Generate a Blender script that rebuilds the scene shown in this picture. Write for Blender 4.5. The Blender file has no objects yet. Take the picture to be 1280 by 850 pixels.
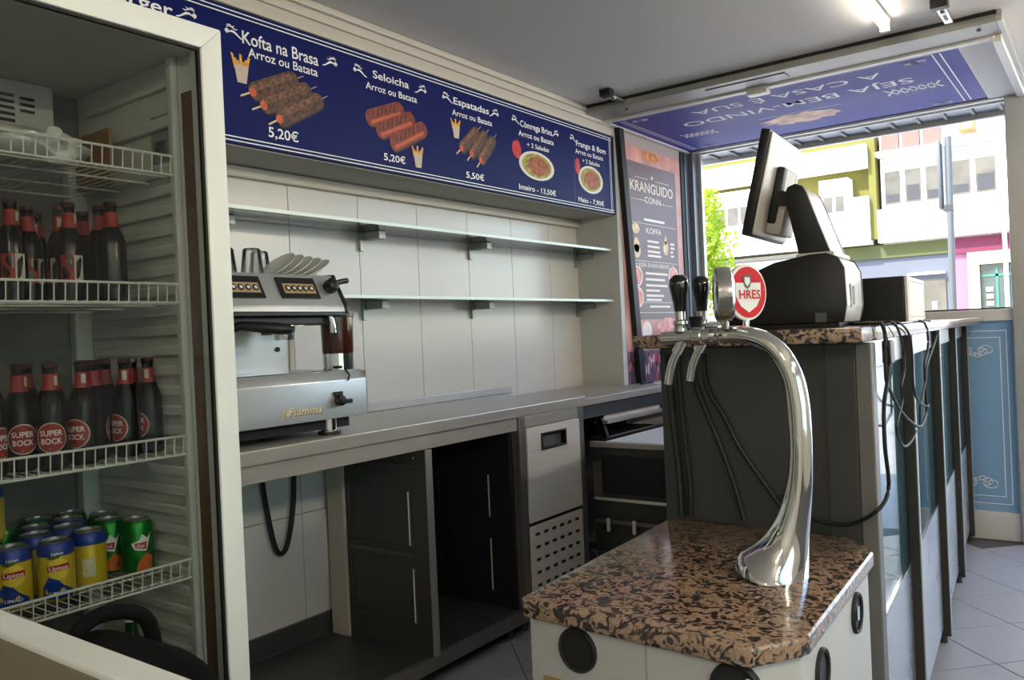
import bpy, bmesh, math, random
from mathutils import Matrix, Vector
random.seed(7)
PI = math.pi
sc = bpy.context.scene
COL = sc.collection

# ------------------------------------------------------------------ camera
cam_d = bpy.data.cameras.new('camera'); cam = bpy.data.objects.new('camera', cam_d); COL.objects.link(cam)
YAW, PITCH, ROLL, FPX = 0.633, -0.00512, -0.04457, 1028.9
fw = Vector((-math.sin(YAW)*math.cos(PITCH), math.cos(YAW)*math.cos(PITCH), math.sin(PITCH)))
r0 = Vector((math.cos(YAW), math.sin(YAW), 0)); u0 = r0.cross(fw)
rr = math.cos(ROLL)*r0 + math.sin(ROLL)*u0; uu = math.cos(ROLL)*u0 - math.sin(ROLL)*r0
m = Matrix((( rr.x, uu.x, -fw.x), (rr.y, uu.y, -fw.y), (rr.z, uu.z, -fw.z))).to_4x4()
m.translation = (0, 0, 1.2)
cam.matrix_world = m
cam_d.sensor_width = 36; cam_d.lens = 36*FPX/1280; cam_d.clip_start = 0.02; cam_d.clip_end = 300
sc.camera = cam
# ------------------------------------------------------------------ light
sc.view_settings.view_transform = 'Standard'; sc.view_settings.look = 'None'
sc.view_settings.gamma = 1; sc.view_settings.use_curve_mapping = False
sc.view_settings.exposure = 1.3
sc.cycles.transparent_max_bounces = 24; sc.cycles.max_bounces = 10; sc.cycles.diffuse_bounces = 6; sc.cycles.sample_clamp_indirect = 6
w = bpy.data.worlds.new('sky'); sc.world = w; w.use_nodes = True
nt = w.node_tree; bg = nt.nodes['Background']
sky = nt.nodes.new('ShaderNodeTexSky'); sky.sky_type = 'NISHITA'; sky.sun_disc = False
sky.sun_elevation = math.radians(48); sky.sun_rotation = math.radians(200)
nt.links.new(sky.outputs[0], bg.inputs[0]); bg.inputs[1].default_value = 0.40
sl = bpy.data.lights.new('sun', 'SUN'); sl.energy = 5.0; sl.angle = 0.01; sl.color = (1, .95, .86)
so = bpy.data.objects.new('sun', sl); COL.objects.link(so); so.location = (0, -10, 20)
so.rotation_euler = Vector((0.35, 0.75, -0.85)).to_track_quat('-Z', 'Y').to_euler()

# ------------------------------------------------------------------ materials
def lin(c):
    return tuple(((v/255)/12.92 if v/255 <= .04045 else ((v/255+.055)/1.055)**2.4) for v in c)
MATS = {}
def mat(name, rgb, rough=.5, metal=0, noise=0, nscale=8, spec=.5, coat=0, bump=0, bscale=60, stretch=None, trans=0, ior=1.45, emit=None, estr=0):
    if name in MATS: return MATS[name]
    mt = bpy.data.materials.new(name); mt.use_nodes = True; t = mt.node_tree; p = t.nodes['Principled BSDF']
    c = lin(rgb) + (1,)
    p.inputs['Base Color'].default_value = c; p.inputs['Roughness'].default_value = rough; p.inputs['Metallic'].default_value = metal
    p.inputs['Specular IOR Level'].default_value = spec; p.inputs['Coat Weight'].default_value = coat; p.inputs['Coat Roughness'].default_value = .04
    p.inputs['Transmission Weight'].default_value = trans; p.inputs['IOR'].default_value = ior
    if emit: p.inputs['Emission Color'].default_value = lin(emit)+(1,); p.inputs['Emission Strength'].default_value = estr
    if noise or bump:
        tc = t.nodes.new('ShaderNodeTexCoord'); mp = t.nodes.new('ShaderNodeMapping')
        t.links.new(tc.outputs['Object'], mp.inputs[0])
        if stretch: mp.inputs['Scale'].default_value = stretch
    if noise:
        n = t.nodes.new('ShaderNodeTexNoise'); n.inputs['Scale'].default_value = nscale; n.inputs['Detail'].default_value = 5
        t.links.new(mp.outputs[0], n.inputs['Vector'])
        mx = t.nodes.new('ShaderNodeMix'); mx.data_type = 'RGBA'
        mx.inputs[6].default_value = tuple(v*(1-noise) for v in c[:3])+(1,); mx.inputs[7].default_value = tuple(min(1, v*(1+noise)) for v in c[:3])+(1,)
        fac = n.outputs['Fac']
        if noise >= .3:
            cm_ = t.nodes.new('ShaderNodeMapRange'); cm_.inputs['From Min'].default_value = .33; cm_.inputs['From Max'].default_value = .67
            t.links.new(fac, cm_.inputs['Value']); fac = cm_.outputs[0]
        t.links.new(fac, mx.inputs[0]); t.links.new(mx.outputs[2], p.inputs['Base Color'])
        mr = t.nodes.new('ShaderNodeMapRange'); mr.inputs['To Min'].default_value = rough*.8; mr.inputs['To Max'].default_value = min(1, rough*1.25)
        t.links.new(n.outputs['Fac'], mr.inputs['Value']); t.links.new(mr.outputs[0], p.inputs['Roughness'])
    if bump:
        n2 = t.nodes.new('ShaderNodeTexNoise'); n2.inputs['Scale'].default_value = bscale; n2.inputs['Detail'].default_value = 3
        t.links.new(mp.outputs[0], n2.inputs['Vector'])
        b = t.nodes.new('ShaderNodeBump'); b.inputs['Strength'].default_value = bump; b.inputs['Distance'].default_value = .002
        t.links.new(n2.outputs['Fac'], b.inputs['Height']); t.links.new(b.outputs[0], p.inputs['Normal'])
    MATS[name] = mt; return mt
def glassmat(name, tint=(235, 245, 240), refl=1.0, rough=0.0, opacity=0.0):
    mt = bpy.data.materials.new(name); mt.use_nodes = True; t = mt.node_tree; t.nodes.clear()
    o = t.nodes.new('ShaderNodeOutputMaterial'); tr = t.nodes.new('ShaderNodeBsdfTransparent'); g = t.nodes.new('ShaderNodeBsdfGlossy')
    fr = t.nodes.new('ShaderNodeFresnel'); fr.inputs[0].default_value = 1.45; mx = t.nodes.new('ShaderNodeMixShader')
    tr.inputs[0].default_value = lin(tint)+(1,); g.inputs['Roughness'].default_value = rough
    ml = t.nodes.new('ShaderNodeMath'); ml.operation = 'MULTIPLY_ADD'; ml.inputs[1].default_value = refl; ml.inputs[2].default_value = opacity
    t.links.new(fr.outputs[0], ml.inputs[0]); t.links.new(ml.outputs[0], mx.inputs[0])
    t.links.new(tr.outputs[0], mx.inputs[1]); t.links.new(g.outputs[0], mx.inputs[2]); t.links.new(mx.outputs[0], o.inputs[0])
    MATS[name] = mt; return mt
def granite():
    mt = bpy.data.materials.new('granite'); mt.use_nodes = True; t = mt.node_tree; p = t.nodes['Principled BSDF']; L = t.links.new
    tc = t.nodes.new('ShaderNodeTexCoord')
    n = t.nodes.new('ShaderNodeTexNoise'); n.inputs['Scale'].default_value = 60; n.inputs['Detail'].default_value = 1.5; n.inputs['Distortion'].default_value = 1.3
    L(tc.outputs['Object'], n.inputs['Vector'])
    cr = t.nodes.new('ShaderNodeValToRGB'); e = cr.color_ramp
    e.elements[0].position = .41; e.elements[0].color = lin((40, 38, 37))+(1,); e.elements[1].position = .462; e.elements[1].color = lin((84, 66, 54))+(1,)
    for pos, c in ((.495, (134, 108, 88)), (.60, (154, 128, 106)), (.68, (128, 108, 92)), (.74, (74, 66, 60))):
        q = e.elements.new(pos); q.color = lin(c)+(1,)
    L(n.outputs['Fac'], cr.inputs[0])
    n4 = t.nodes.new('ShaderNodeTexNoise'); n4.inputs['Scale'].default_value = 240; n4.inputs['Detail'].default_value = 2; L(tc.outputs['Object'], n4.inputs['Vector'])
    m2 = t.nodes.new('ShaderNodeMix'); m2.data_type = 'RGBA'; m2.blend_type = 'OVERLAY'; m2.inputs[0].default_value = .4
    L(cr.outputs[0], m2.inputs[6]); L(n4.outputs['Fac'], m2.inputs[7]); L(m2.outputs[2], p.inputs['Base Color'])
    p.inputs['Roughness'].default_value = .13; p.inputs['Specular IOR Level'].default_value = .75
    MATS['granite'] = mt; return mt
GRAN = granite()
STEEL = mat('brushed_steel', (232, 227, 220), .4, .3, noise=.10, nscale=6, bump=.05, bscale=90, stretch=(1, 1, 12))
STEELH = mat('brushed_steel_flat', (178, 172, 164), .38, .5, noise=.10, nscale=5, bump=.05, bscale=90, stretch=(8, 1, 8))
STEELD = mat('dull_steel', (118, 116, 112), .45, .6, noise=.12, nscale=5)
DARKM = mat('dark_grey_metal', (74, 75, 72), .42, .6, noise=.1, nscale=4)
SHEET = mat('dark_sheet_metal', (92, 94, 94), .4, .7, noise=.12, nscale=4)
CHROME = mat('chrome', (225, 225, 222), .07, 1)
CHROMEB = mat('satin_chrome', (205, 205, 202), .2, 1)
BLACK = mat('black_plastic', (16, 16, 17), .42)
GLOSSB = mat('gloss_black', (10, 10, 11), .12, coat=.6)
RUBBER = mat('black_rubber', (20, 20, 20), .6)
WHITEM = mat('white_enamel', (232, 235, 230), .35, noise=.03, nscale=3)
WHITEP = mat('white_plastic', (225, 226, 222), .45)
TILE = mat('white_tile', (200, 198, 193), .22, noise=.03, nscale=3, spec=.5)
GROUT = mat('grout', (150, 148, 142), .8)
CEILM = mat('ceiling_paint', (206, 205, 203), .85, noise=.02, nscale=2)
WALLM = mat('wall_paint', (205, 202, 196), .8, noise=.03, nscale=2)
CREAM = mat('cream_trim', (190, 185, 174), .5)
FLOORT = mat('floor_tile_stone', (150, 152, 158), .38, noise=.16, nscale=14, bump=.15, bscale=70)
FLOORB = mat('floor_grout', (82, 82, 84), .8)
ALU = mat('aluminium', (176, 177, 174), .42, .75, noise=.05, nscale=4)
ALUW = mat('white_aluminium', (206, 206, 202), .45, .2, noise=.05, nscale=4)
NAVY = mat('navy_print', (8, 22, 88), .5, noise=.04, nscale=2, spec=.15)
FLAPB = mat('blue_print', (62, 68, 150), .55, noise=.05, nscale=2, spec=.25)
PRINTW = mat('white_print', (240, 241, 242), .6, spec=.3)
LBLUE = mat('light_blue_print', (120, 160, 196), .35, noise=.06, nscale=5)
GLASS = glassmat('clear_glass', (226, 236, 230), .9)
SHELFG = glassmat('shelf_glass', (224, 238, 232), 1.2, 0, .04)
EDGEG = mat('glass_edge', (214, 230, 222), .25, emit=None)

# ------------------------------------------------------------------ mesh helpers
WM = {}
KF = None      # (scale, matrix) used while the drinks fridge is built: it is drawn at 1:1 and set at 0.886 size
def world_of(o):
    return WM[o.name] if o is not None and o.name in WM else Matrix.Identity(4)
class MB:
    def __init__(s): s.bm = bmesh.new()
    def add(s, verts, faces):
        vs = [s.bm.verts.new(v) for v in verts]
        for f in faces:
            try: s.bm.faces.new([vs[i] for i in f])
            except ValueError: pass
        return vs
    def box(s, x0, x1, y0, y1, z0, z1, bevel=0, seg=2):
        b = bmesh.new()
        vs = [b.verts.new(v) for v in ((x0,y0,z0),(x1,y0,z0),(x1,y1,z0),(x0,y1,z0),(x0,y0,z1),(x1,y0,z1),(x1,y1,z1),(x0,y1,z1))]
        for f in ((3,2,1,0),(4,5,6,7),(0,1,5,4),(1,2,6,5),(2,3,7,6),(3,0,4,7)): b.faces.new([vs[i] for i in f])
        if bevel: bmesh.ops.bevel(b, geom=b.edges[:], offset=bevel, segments=seg, profile=.5, affect='EDGES')
        s.merge(b); return s
    def merge(s, b, M=None):
        b.verts.index_update()
        vs = [s.bm.verts.new(M @ v.co if M else v.co) for v in b.verts]
        for f in b.faces:
            try: s.bm.faces.new([vs[v.index] for v in f.verts])
            except ValueError: pass
        b.free(); return s
    def prism(s, poly, axis, a, b, bevel=0, seg=2):
        # poly in the two remaining axes (order x,y,z without axis)
        def P(u, v, c): return (c, u, v) if axis == 'x' else ((u, c, v) if axis == 'y' else (u, v, c))
        t = bmesh.new(); n = len(poly)
        A = [t.verts.new(P(u, v, a)) for u, v in poly]; B = [t.verts.new(P(u, v, b)) for u, v in poly]
        t.faces.new(A[::-1]); t.faces.new(B)
        for i in range(n): t.faces.new((A[i], A[(i+1) % n], B[(i+1) % n], B[i]))
        bmesh.ops.recalc_face_normals(t, faces=t.faces[:])
        if bevel: bmesh.ops.bevel(t, geom=t.edges[:], offset=bevel, segments=seg, profile=.5, affect='EDGES')
        s.merge(t); return s
    def lathe(s, prof, c=(0, 0, 0), n=24, axis=(0, 0, 1)):
        q = Vector((0, 0, 1)).rotation_difference(Vector(axis)).to_matrix(); c = Vector(c)
        rings = []
        for r, z in prof:
            if r < 1e-6: rings.append([s.bm.verts.new(c + q @ Vector((0, 0, z)))])
            else: rings.append([s.bm.verts.new(c + q @ Vector((r*math.cos(2*PI*i/n), r*math.sin(2*PI*i/n), z))) for i in range(n)])
        for a, b in zip(rings, rings[1:]):
            for i in range(n):
                j = (i+1) % n
                f = [a[i % len(a)], a[j % len(a)], b[j % len(b)], b[i % len(b)]]
                u = []
                for v in f:
                    if v not in u: u.append(v)
                if len(u) > 2:
                    try: s.bm.faces.new(u)
                    except ValueError: pass
        return s
    def sweep(s, pts, n=10, up=(0, 1, 0), cap=True):
        # pts: (pos, half width along side, half width along up)
        P = [Vector(p[0]) for p in pts]; up = Vector(up); rings = []
        for i, p in enumerate(pts):
            d = (P[min(i+1, len(P)-1)] - P[max(i-1, 0)]).normalized()
            sd = d.cross(up)
            if sd.length < 1e-4: sd = d.cross(Vector((1, 0.1, 0)))
            sd.normalize(); u2 = sd.cross(d).normalized()
            rings.append([s.bm.verts.new(P[i] + sd*p[1]*math.cos(2*PI*k/n) + u2*p[2]*math.sin(2*PI*k/n)) for k in range(n)])
        for a, b in zip(rings, rings[1:]):
            for k in range(n): s.bm.faces.new((a[k], a[(k+1) % n], b[(k+1) % n], b[k]))
        if cap: s.bm.faces.new(rings[0][::-1]); s.bm.faces.new(rings[-1])
        return s
    def tube(s, pts, r, n=8, sub=0):
        if sub: pts = spline(pts, sub)
        return s.sweep([(p, r, r) for p in pts], n, up=(0.13, 0.21, 0.97))
    def cyl(s, a, b, r, n=16, r2=None):
        a = Vector(a); b = Vector(b); d = b-a
        s.lathe([(0, 0), (r, 0), (r2 if r2 is not None else r, d.length), (0, d.length)], a, n, d.normalized()); return s
    def build(s, name, material, parent=None, local=False, smooth=True, ang=35):
        me = bpy.data.meshes.new(name)
        bmesh.ops.recalc_face_normals(s.bm, faces=s.bm.faces[:])
        if KF: s.bm.transform(Matrix.Scale(KF[0], 4) if local else KF[1])
        if not local and parent is not None: s.bm.transform(world_of(parent).inverted())
        s.bm.to_mesh(me); s.bm.free()
        if material: me.materials.append(material)
        if smooth:
            me.polygons.foreach_set('use_smooth', [True]*len(me.polygons)); me.set_sharp_from_angle(angle=math.radians(ang))
        return link(name, me, parent)
def link(name, me, parent=None):
    o = bpy.data.objects.new(name, me); COL.objects.link(o)
    if parent is not None: o.parent = parent; WM[o.name] = world_of(parent)
    else: WM[o.name] = Matrix.Identity(4)
    return o
def spline(pts, k):
    P = [Vector(p) for p in pts]; out = []
    for i in range(len(P)-1):
        a, b, c, d = P[max(i-1, 0)], P[i], P[i+1], P[min(i+2, len(P)-1)]
        for j in range(k):
            t = j/k; out.append(.5*((2*b)+(c-a)*t+(2*a-5*b+4*c-d)*t*t+(3*b-a-3*c+d)*t**3))
    out.append(P[-1]); return out
def thing(name, label, cat, loc=(0, 0, 0), rz=0, group=None):
    if KF: loc = KF[1] @ Vector(loc)
    o = bpy.data.objects.new(name, None); COL.objects.link(o); o.location = loc; o.rotation_euler = (0, 0, rz); o.empty_display_size = .05
    WM[o.name] = Matrix.Translation(loc) @ Matrix.Rotation(rz, 4, 'Z')
    return tag(o, label, cat, group)
def tag(o, label=None, cat=None, group=None, kind=None):
    if label: o['label'] = label
    if cat: o['category'] = cat
    if group: o['group'] = group
    if kind: o['kind'] = kind
    return o
def bx(name, mt, parent, x0, x1, y0, y1, z0, z1, bevel=0, local=False, seg=2):
    return MB().box(x0, x1, y0, y1, z0, z1, bevel, seg).build(name, mt, parent, local, ang=22)
def copy_tree(o, parent=None):
    c = o.copy(); COL.objects.link(c)
    if parent is not None: c.parent = parent
    for ch in o.children: copy_tree(ch, c)
    return c
FONT = {}
def text_mesh(s, width=None, height=None, cap=None, shear=0, bold=0, xs=1):
    cu = bpy.data.curves.new('t', 'FONT'); cu.body = s; cu.size = 1; cu.shear = shear; cu.offset = bold; cu.resolution_u = 3
    o = bpy.data.objects.new('t', cu); COL.objects.link(o)
    dg = bpy.context.evaluated_depsgraph_get(); me = bpy.data.meshes.new_from_object(o.evaluated_get(dg))
    bpy.data.objects.remove(o); bpy.data.curves.remove(cu)
    X = [v.co.x for v in me.vertices]; x0, x1 = min(X), max(X)
    sy = (cap/.73) if cap else (width/(x1-x0)); sx = width/(x1-x0) if width else sy*xs
    for v in me.vertices: v.co = ((v.co.x-(x0+x1)/2)*sx, v.co.y*sy, 0)
    return me
def place_text(s, mt, parent, pos, right, up, name='lettering', **k):
    me = text_mesh(s, **k); R = Vector(right).normalized(); U = Vector(up).normalized(); Nn = R.cross(U); P = Vector(pos)
    inv = world_of(parent).inverted()
    for v in me.vertices: v.co = inv @ (P + R*v.co.x + U*v.co.y)
    me.materials.clear(); me.materials.append(mt); me.name = name
    return link(name, me, parent)
def flat(name, mt, parent, pts3):
    """flat printed patch, one polygon in world coordinates"""
    b = MB(); b.add(pts3, [list(range(len(pts3)))]); return b.build(name, mt, parent, smooth=False)

# ================================================================== SETTING
def struct(o, label): return tag(o, label, kind='structure')
floor = struct(bx('floor', FLOORB, None, -2.62, 3.12, -2.72, 5.13, -.12, -.004), 'grey stone tile floor laid diagonally')
TS = .318
tile_me = MB().box(-TS/2+.002, TS/2-.002, -TS/2+.002, TS/2-.002, -.02, 0, .0015, 1).build('tmp', FLOORT).data
bpy.data.objects.remove(bpy.data.objects['tmp'])
c45 = math.sqrt(.5); off = 2.862*c45
for i in range(-6, 22):
    for j in range(-22, 12):
        a = off + (i+.5)*TS - 5*TS; b = (j+.5)*TS          # a along (1,1), b along (1,-1)
        x = (a+b)*c45; y = (a-b)*c45
        if -2.25 < x < 1.6 and 1.0 < y < 4.9:
            t = link('floor_tile', tile_me, floor); t.location = (x, y, 0); t.rotation_euler = (0, 0, PI/4)
struct(bx('ceiling', CEILM, None, -2.6, 3.0, -2.6, 5.03, 2.38, 2.5), 'plain off-white painted ceiling')
wl = struct(bx('wall_left', GROUT, None, -2.62, -2.475, -2.6, 4.07, 0, 2.38), 'white tiled wall behind the steel worktop')
# tall tiles of the left wall, 0.35 m wide
seams = [1.993-.35*3, 1.993-.35*2, 1.993-.35, 1.993, 2.343, 2.693, 3.043, 3.393, 3.743, 4.06]
for k in range(len(seams)-1):
    for z0, z1 in ((.0, .571), (.574, 1.84)):
        bx('wall_tile', TILE, wl, -2.475, -2.468, seams[k]+.0012, seams[k+1]-.0012, z0, z1, .001, seg=1)
struct(bx('wall_niche_end', mat('niche_panel', (186, 187, 182), .45), None, -2.475, -2.2, 4.03, 4.075, 0, 2.38), 'grey end panel closing the shelf niche')
struct(bx('wall_poster', mat('poster_wall', (170, 160, 158), .6), None, -2.62, -2.203, 4.075, 5.02, 0, 2.38), 'side wall by the window carrying the poster')
struct(bx('wall_bulkhead', mat('bulkhead', (172, 170, 162), .6), None, -2.475, -2.216, -2.6, 4.03, 1.837, 2.38), 'bulkhead box above the wall shelves')
struct(bx('trim_1', CREAM, None, -2.467, -2.44, .6, 4.03, 1.795, 1.836, .008), 'cream rounded trim under the bulkhead')
cor = MB(); cor.box(-2.216, -2.196, -2.0, 4.03, 2.272, 2.318, .004); cor.box(-2.216, -2.190, -2.0, 4.03, 2.319, 2.352, .004); cor.box(-2.216, -2.18, -2.0, 4.03, 2.353, 2.379, .005)
struct(cor.build('trim_2', CREAM, None), 'stepped cream cornice between menu board and ceiling')
wr = MB().box(3.0, 3.12, -2.6, -2.2, 0, 2.5); wr.box(3.0, 3.12, -2.2, 1.3, 0, .6); wr.box(3.0, 3.12, -2.2, 1.3, 2.3, 2.5); wr.box(3.0, 3.12, 1.3, 5.15, 0, 2.5)
struct(wr.build('wall_right', WALLM, None), 'customers side wall with an added wide window opening')
struct(bx('window_added', GLASS, None, 3.05, 3.056, -2.2, 1.3, .6, 2.3), 'added wide window on the customers side, letting daylight in')  # invented window, opens the unseen side wall for more daylight
struct(bx('wall_back', WALLM, None, -2.62, 3.12, -2.72, -2.6, 0, 2.5), 'plain wall behind the photographer')
struct(bx('roof_slab', WALLM, None, -2.9, 3.3, -2.9, 5.12, 2.5, 2.75), 'concrete slab above the ceiling')
# front wall: opening over the counter, post, then a doorway
wf = thing('wall_front', 'white aluminium shop front under the serving window', None, (0, 5.03, 0)); del wf['label']
struct(wf, 'white aluminium shop front under the serving window')
bx('lintel', ALUW, wf, -2.62, 3.12, 5.035, 5.12, 2.385, 2.5)
bx('sill_rail', ALUW, wf, -2.62, -.33, 5.02, 5.10, 1.165, 1.228, .004)
bx('sill_gasket', RUBBER, wf, -2.2, -.44, 5.03, 5.06, 1.2285, 1.236)
bx('plinth', ALUW, wf, -2.62, -.33, 5.02, 5.10, 0, .15, .004)
bx('panel_stile', ALUW, wf, -.435, -.36, 5.018, 5.10, .1505, 1.1645, .003)
pb = bx('blue_panel', LBLUE, wf, -2.2, -.436, 5.035, 5.08, .1505, 1.1645)
yb = 5.0335
def frame_lines(x0, x1, z0, z1, t):
    for a, b, c, d in ((x0, x1, z0, z0+t), (x0, x1, z1-t, z1), (x0, x0+t, z0+t, z1-t), (x1-t, x1, z0+t, z1-t)):
        flat('printed_line', PRINTW, pb, [(a, yb, c), (b, yb, c), (b, yb, d), (a, yb, d)])
frame_lines(-1.4, -.465, .19, 1.115, .004); frame_lines(-1.38, -.495, .23, 1.08, .004)
def scroll(parent, cx, cz, r, fx, fz, y, mt=PRINTW):
    for k in range(3):
        pts = []
        for i in range(22):
            a = i/21*(2.2*PI) + k*1.1; q = r*(1-i/30)*(1-.22*k)
            pts.append((cx + fx*(q*math.cos(a)*.9 + k*r*.5), y, cz + fz*(q*math.sin(a)*.7 - k*r*.25)))
        MB().tube(pts, r*.05, 4).build('printed_scroll', mt, parent)
for sz, fz in ((1.01, 1), (.30, -1)):
    scroll(pb, -.56, sz, .045, -1, fz, yb); scroll(pb, -.66, sz, .035, 1, fz, yb)
bx('post', ALU, wf, -.43, -.335, 4.99, 5.10, 0, 2.379, .004)
bx('post_groove', RUBBER, wf, -.4305, -.4295, 5.02, 5.03, 1.23, 2.33)
bx('corner_post', mat('grey_jamb', (112, 114, 120), .35, .6), wf, -2.2, -2.16, 4.99, 5.06, .9, 2.379, .004)
bx('corner_post_bead', ALU, wf, -2.19, -2.135, 5.06, 5.10, 1.24, 2.379, .004)
bx('corner_post_seal', RUBBER, wf, -2.2025, -2.195, 4.885, 4.93, .9, 2.33)
bx('corner_post_strip', mat('blue_grey_strip', (120, 126, 140), .3, .7), wf, -2.2025, -2.19, 4.932, 4.988, .9, 2.34)
bx('side_light', ALUW, wf, 1.15, 1.3, 5.02, 5.10, 0, 2.385); bx('side_wall', ALUW, wf, 1.3, 3.12, 5.02, 5.10, 0, .5)
# ribbed metal soffit just outside the opening
sf = thing('wall_soffit', None, None, (-1.2, 5.2, 2.33)); struct(sf, 'ribbed grey metal soffit along the top of the serving window')
bx('edge_trim', ALU, sf, -2.3, -.33, 5.105, 5.125, 2.325, 2.36); bx('front_trim', ALU, sf, -2.3, -.33, 5.37, 5.41, 2.31, 2.36, .004)
for k in range(14):
    x0 = -2.26+k*.1385
    bx('soffit_panel', mat('soffit_metal', (150, 155, 160), .45, .5), sf, x0, x0+.118, 5.126, 5.37, 2.345, 2.352, .001)
    bx('soffit_rib', mat('soffit_rib', (104, 108, 112), .45, .5), sf, x0+.119, x0+.1375, 5.126, 5.37, 2.331, 2.356, .003)

# ================================================================== OUTDOORS
gm = mat('street_paving', (176, 172, 168), .7, noise=.25, nscale=3)
tag(bx('ground_street', gm, None, -40, 60, -40, 60, -.3, -.125), 'sunlit light paving of the street outside', kind='structure')
FY = 24.0
WHF = mat('white_render', (236, 234, 228), .8, noise=.03, nscale=1)
LIME = mat('lime_render', (98, 94, 40), .8, noise=.05, nscale=1)
PANE = mat('window_pane', (84, 80, 72), .2, noise=.3, nscale=1.5, spec=.3)
def B(name, mt, par, x0, x1, z0, z1, d0=0., d1=.3, bev=0): return bx(name, mt, par, 2*x0, 2*x1, FY-d0, FY+d1, 1.2+2*(z0-1.2), 1.2+2*(z1-1.2), bev)
b1 = thing('lime_building', 'lime and white apartment building opposite the window, behind the tree', 'building', (-8, FY, 0))
B('wall', LIME, b1, -9, -2.62, 2.2, 5.2, 0, 4)
B('band', WHF, b1, -9, -2.62, 3.26, 3.56, .5, 0)
B('band', WHF, b1, -9, -2.62, 2.22, 2.86, .5, 0)
B('ground_floor_wall', WHF, b1, -9, -3.42, .6, 2.2, 0, 4)
B('shade_strip', mat('shade_line', (80, 80, 76), .7), b1, -6, -3.6, 2.13, 2.16, .5, 0)  # dark strip painted as the shadow line under the white band
for x0, x1, z0, z1, n in ((-4.82, -4.15, 2.62, 3.17, 3), (-3.24, -2.86, 2.64, 3.14, 2), (-6.2, -5.5, 2.62, 3.17, 3)):
    f = B('window', WHF, b1, x0, x1, z0, z1, .54, .0)
    B('shutter_roll', mat('shutter_beige', (132, 116, 104), .7), f, x0+.04, x1-.04, z1-.22, z1-.05, .56, -.541)
    wd = (x1-x0-.08)/n
    for k in range(n): B('pane', PANE, f, x0+.04+k*wd+.02, x0+.04+(k+1)*wd-.02, z0+.05, z1-.24, .56, -.541)
b2 = thing('white_building', 'white apartment building with wide windows, right of the lime one', 'building', (-2, FY, 0))
B('wall', WHF, b2, -2.5, 2, 2.2, 6, 0, 4)
B('pilaster', LIME, b2, -2.62, -2.53, 2.28, 3.7, .3, 4)
B('slab', WHF, b2, -2.52, 2, 2.22, 2.66, .4, 0)
B('upper_slab', WHF, b2, -2.52, 2, 3.37, 3.43, .4, 0)
def bigwin(x0, x1, z0, z1, n, name='window'):
    f = B(name, WHF, b2, x0, x1, z0, z1, .1, 0); wd = (x1-x0)/n
    for k in range(n):
        a, b = x0+k*wd+.03, x0+(k+1)*wd-.03
        B('pane', PANE, f, a, b, z0+.03, z1-.17, .12, -.11); B('top_pane', mat('pale_pane', (140, 140, 134), .3), f, a, b, z1-.14, z1-.03, .12, -.11)
        B('blind', mat('window_blind', (48, 50, 52), .6), f, a+.02, b-.02, z0+.06, z0+.06+.1*(1+k % 2), .13, -.12)
bigwin(-2.47, -1.72, 2.70, 3.34, 3); bigwin(-1.68, -1.12, 2.72, 3.36, 2)
for k in range(3): B('upper_window', mat('rose_shutter', (112, 84, 76), .7), b2, -2.46+k*.25, -2.25+k*.25, 3.45, 3.95, .12, 0)
ac = B('air_conditioner', mat('ac_cream', (150, 104, 62), .6), None, -1.52, -1.34, 3.52, 3.72, .4, -.001, .03)
tag(ac, 'cream air-conditioning unit fixed to the white building opposite', 'air conditioner')
bx('fan_grille', mat('ac_grille', (186, 146, 96), .6), ac, -2.98, -2.74, FY-.41, FY-.4, 5.90, 6.18)
tag(MB().tube([(-2.12, FY-.451, -.12), (-2.14, FY-.451, 6.5)], .05, 8).build('drain_pipe', WHF), 'white drain pipe down the white building', 'pipe')
b3 = thing('shop_front', 'grey-blue shop front under the white building', 'shop front', (-4, FY-.1, 0))
B('fascia', mat('olive_fascia', (70, 74, 36), .7, noise=.2, nscale=2), b3, -3.2, -1.72, 2.02, 2.2, .1, .0)
B('wall', mat('shop_grey', (82, 86, 96), .6), b3, -3.4, -1.72, .6, 2.02, .0, .3)
B('lamp_strip', mat('strip_light', (240, 240, 240), .5), b3, -2.2, -1.76, 1.76, 1.79, .2, .0)
B('window', PANE, b3, -2.12, -1.76, 1.0, 1.7, .05, .0); B('notice', PRINTW, b3, -1.93, -1.87, 1.3, 1.4, .07, -.051)
b4 = thing('pink_shop', 'pink rendered shop with a cream doorway under the white building', 'shop front', (-3, FY-.1, 0))
PINK = mat('pink_render', (150, 92, 124), .7, noise=.1, nscale=1)
B('fascia', mat('magenta_fascia', (96, 30, 56), .7, noise=.2, nscale=1), b4, -1.7, 1, 2.0, 2.2, .12, 0)
B('wall', PINK, b4, -1.7, -1.5, .6, 2.0, .0, .3); B('pier', mat('cream_stone', (176, 158, 128), .7), b4, -1.5, -1.37, .6, 2.0, .15, .3)
B('door_head', mat('cream_stone', (176, 158, 128), .7), b4, -1.37, .5, 1.84, 2.0, .15, .3); B('vent_grille', mat('tan_grille', (170, 150, 120), .6), b4, -1.34, -1.06, 1.87, 1.96, .17, -.151)
dd = B('door', mat('shop_door_dark', (58, 72, 70), .2, noise=.4, nscale=2), b4, -1.37, -.9, .6, 1.84, .0, .3)
B('door_frame', mat('teal_frame', (50, 104, 90), .5), dd, -1.20, -1.17, .6, 1.8, .03, -.001)
B('door_frame', mat('teal_frame', (50, 104, 90), .5), dd, -1.37, -.9, 1.68, 1.71, .03, -.001)
for k in range(4): B('door_pane', mat('pale_pane', (140, 140, 134), .3), dd, -1.31+.0*k, -1.23, 1.22+.09*k, 1.28+.09*k, .03, -.001)
ss = thing('street_sign', 'tall grey street sign post with an edge-on plate outside the window', 'street sign', (-1.14, 8, -.02))
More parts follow.
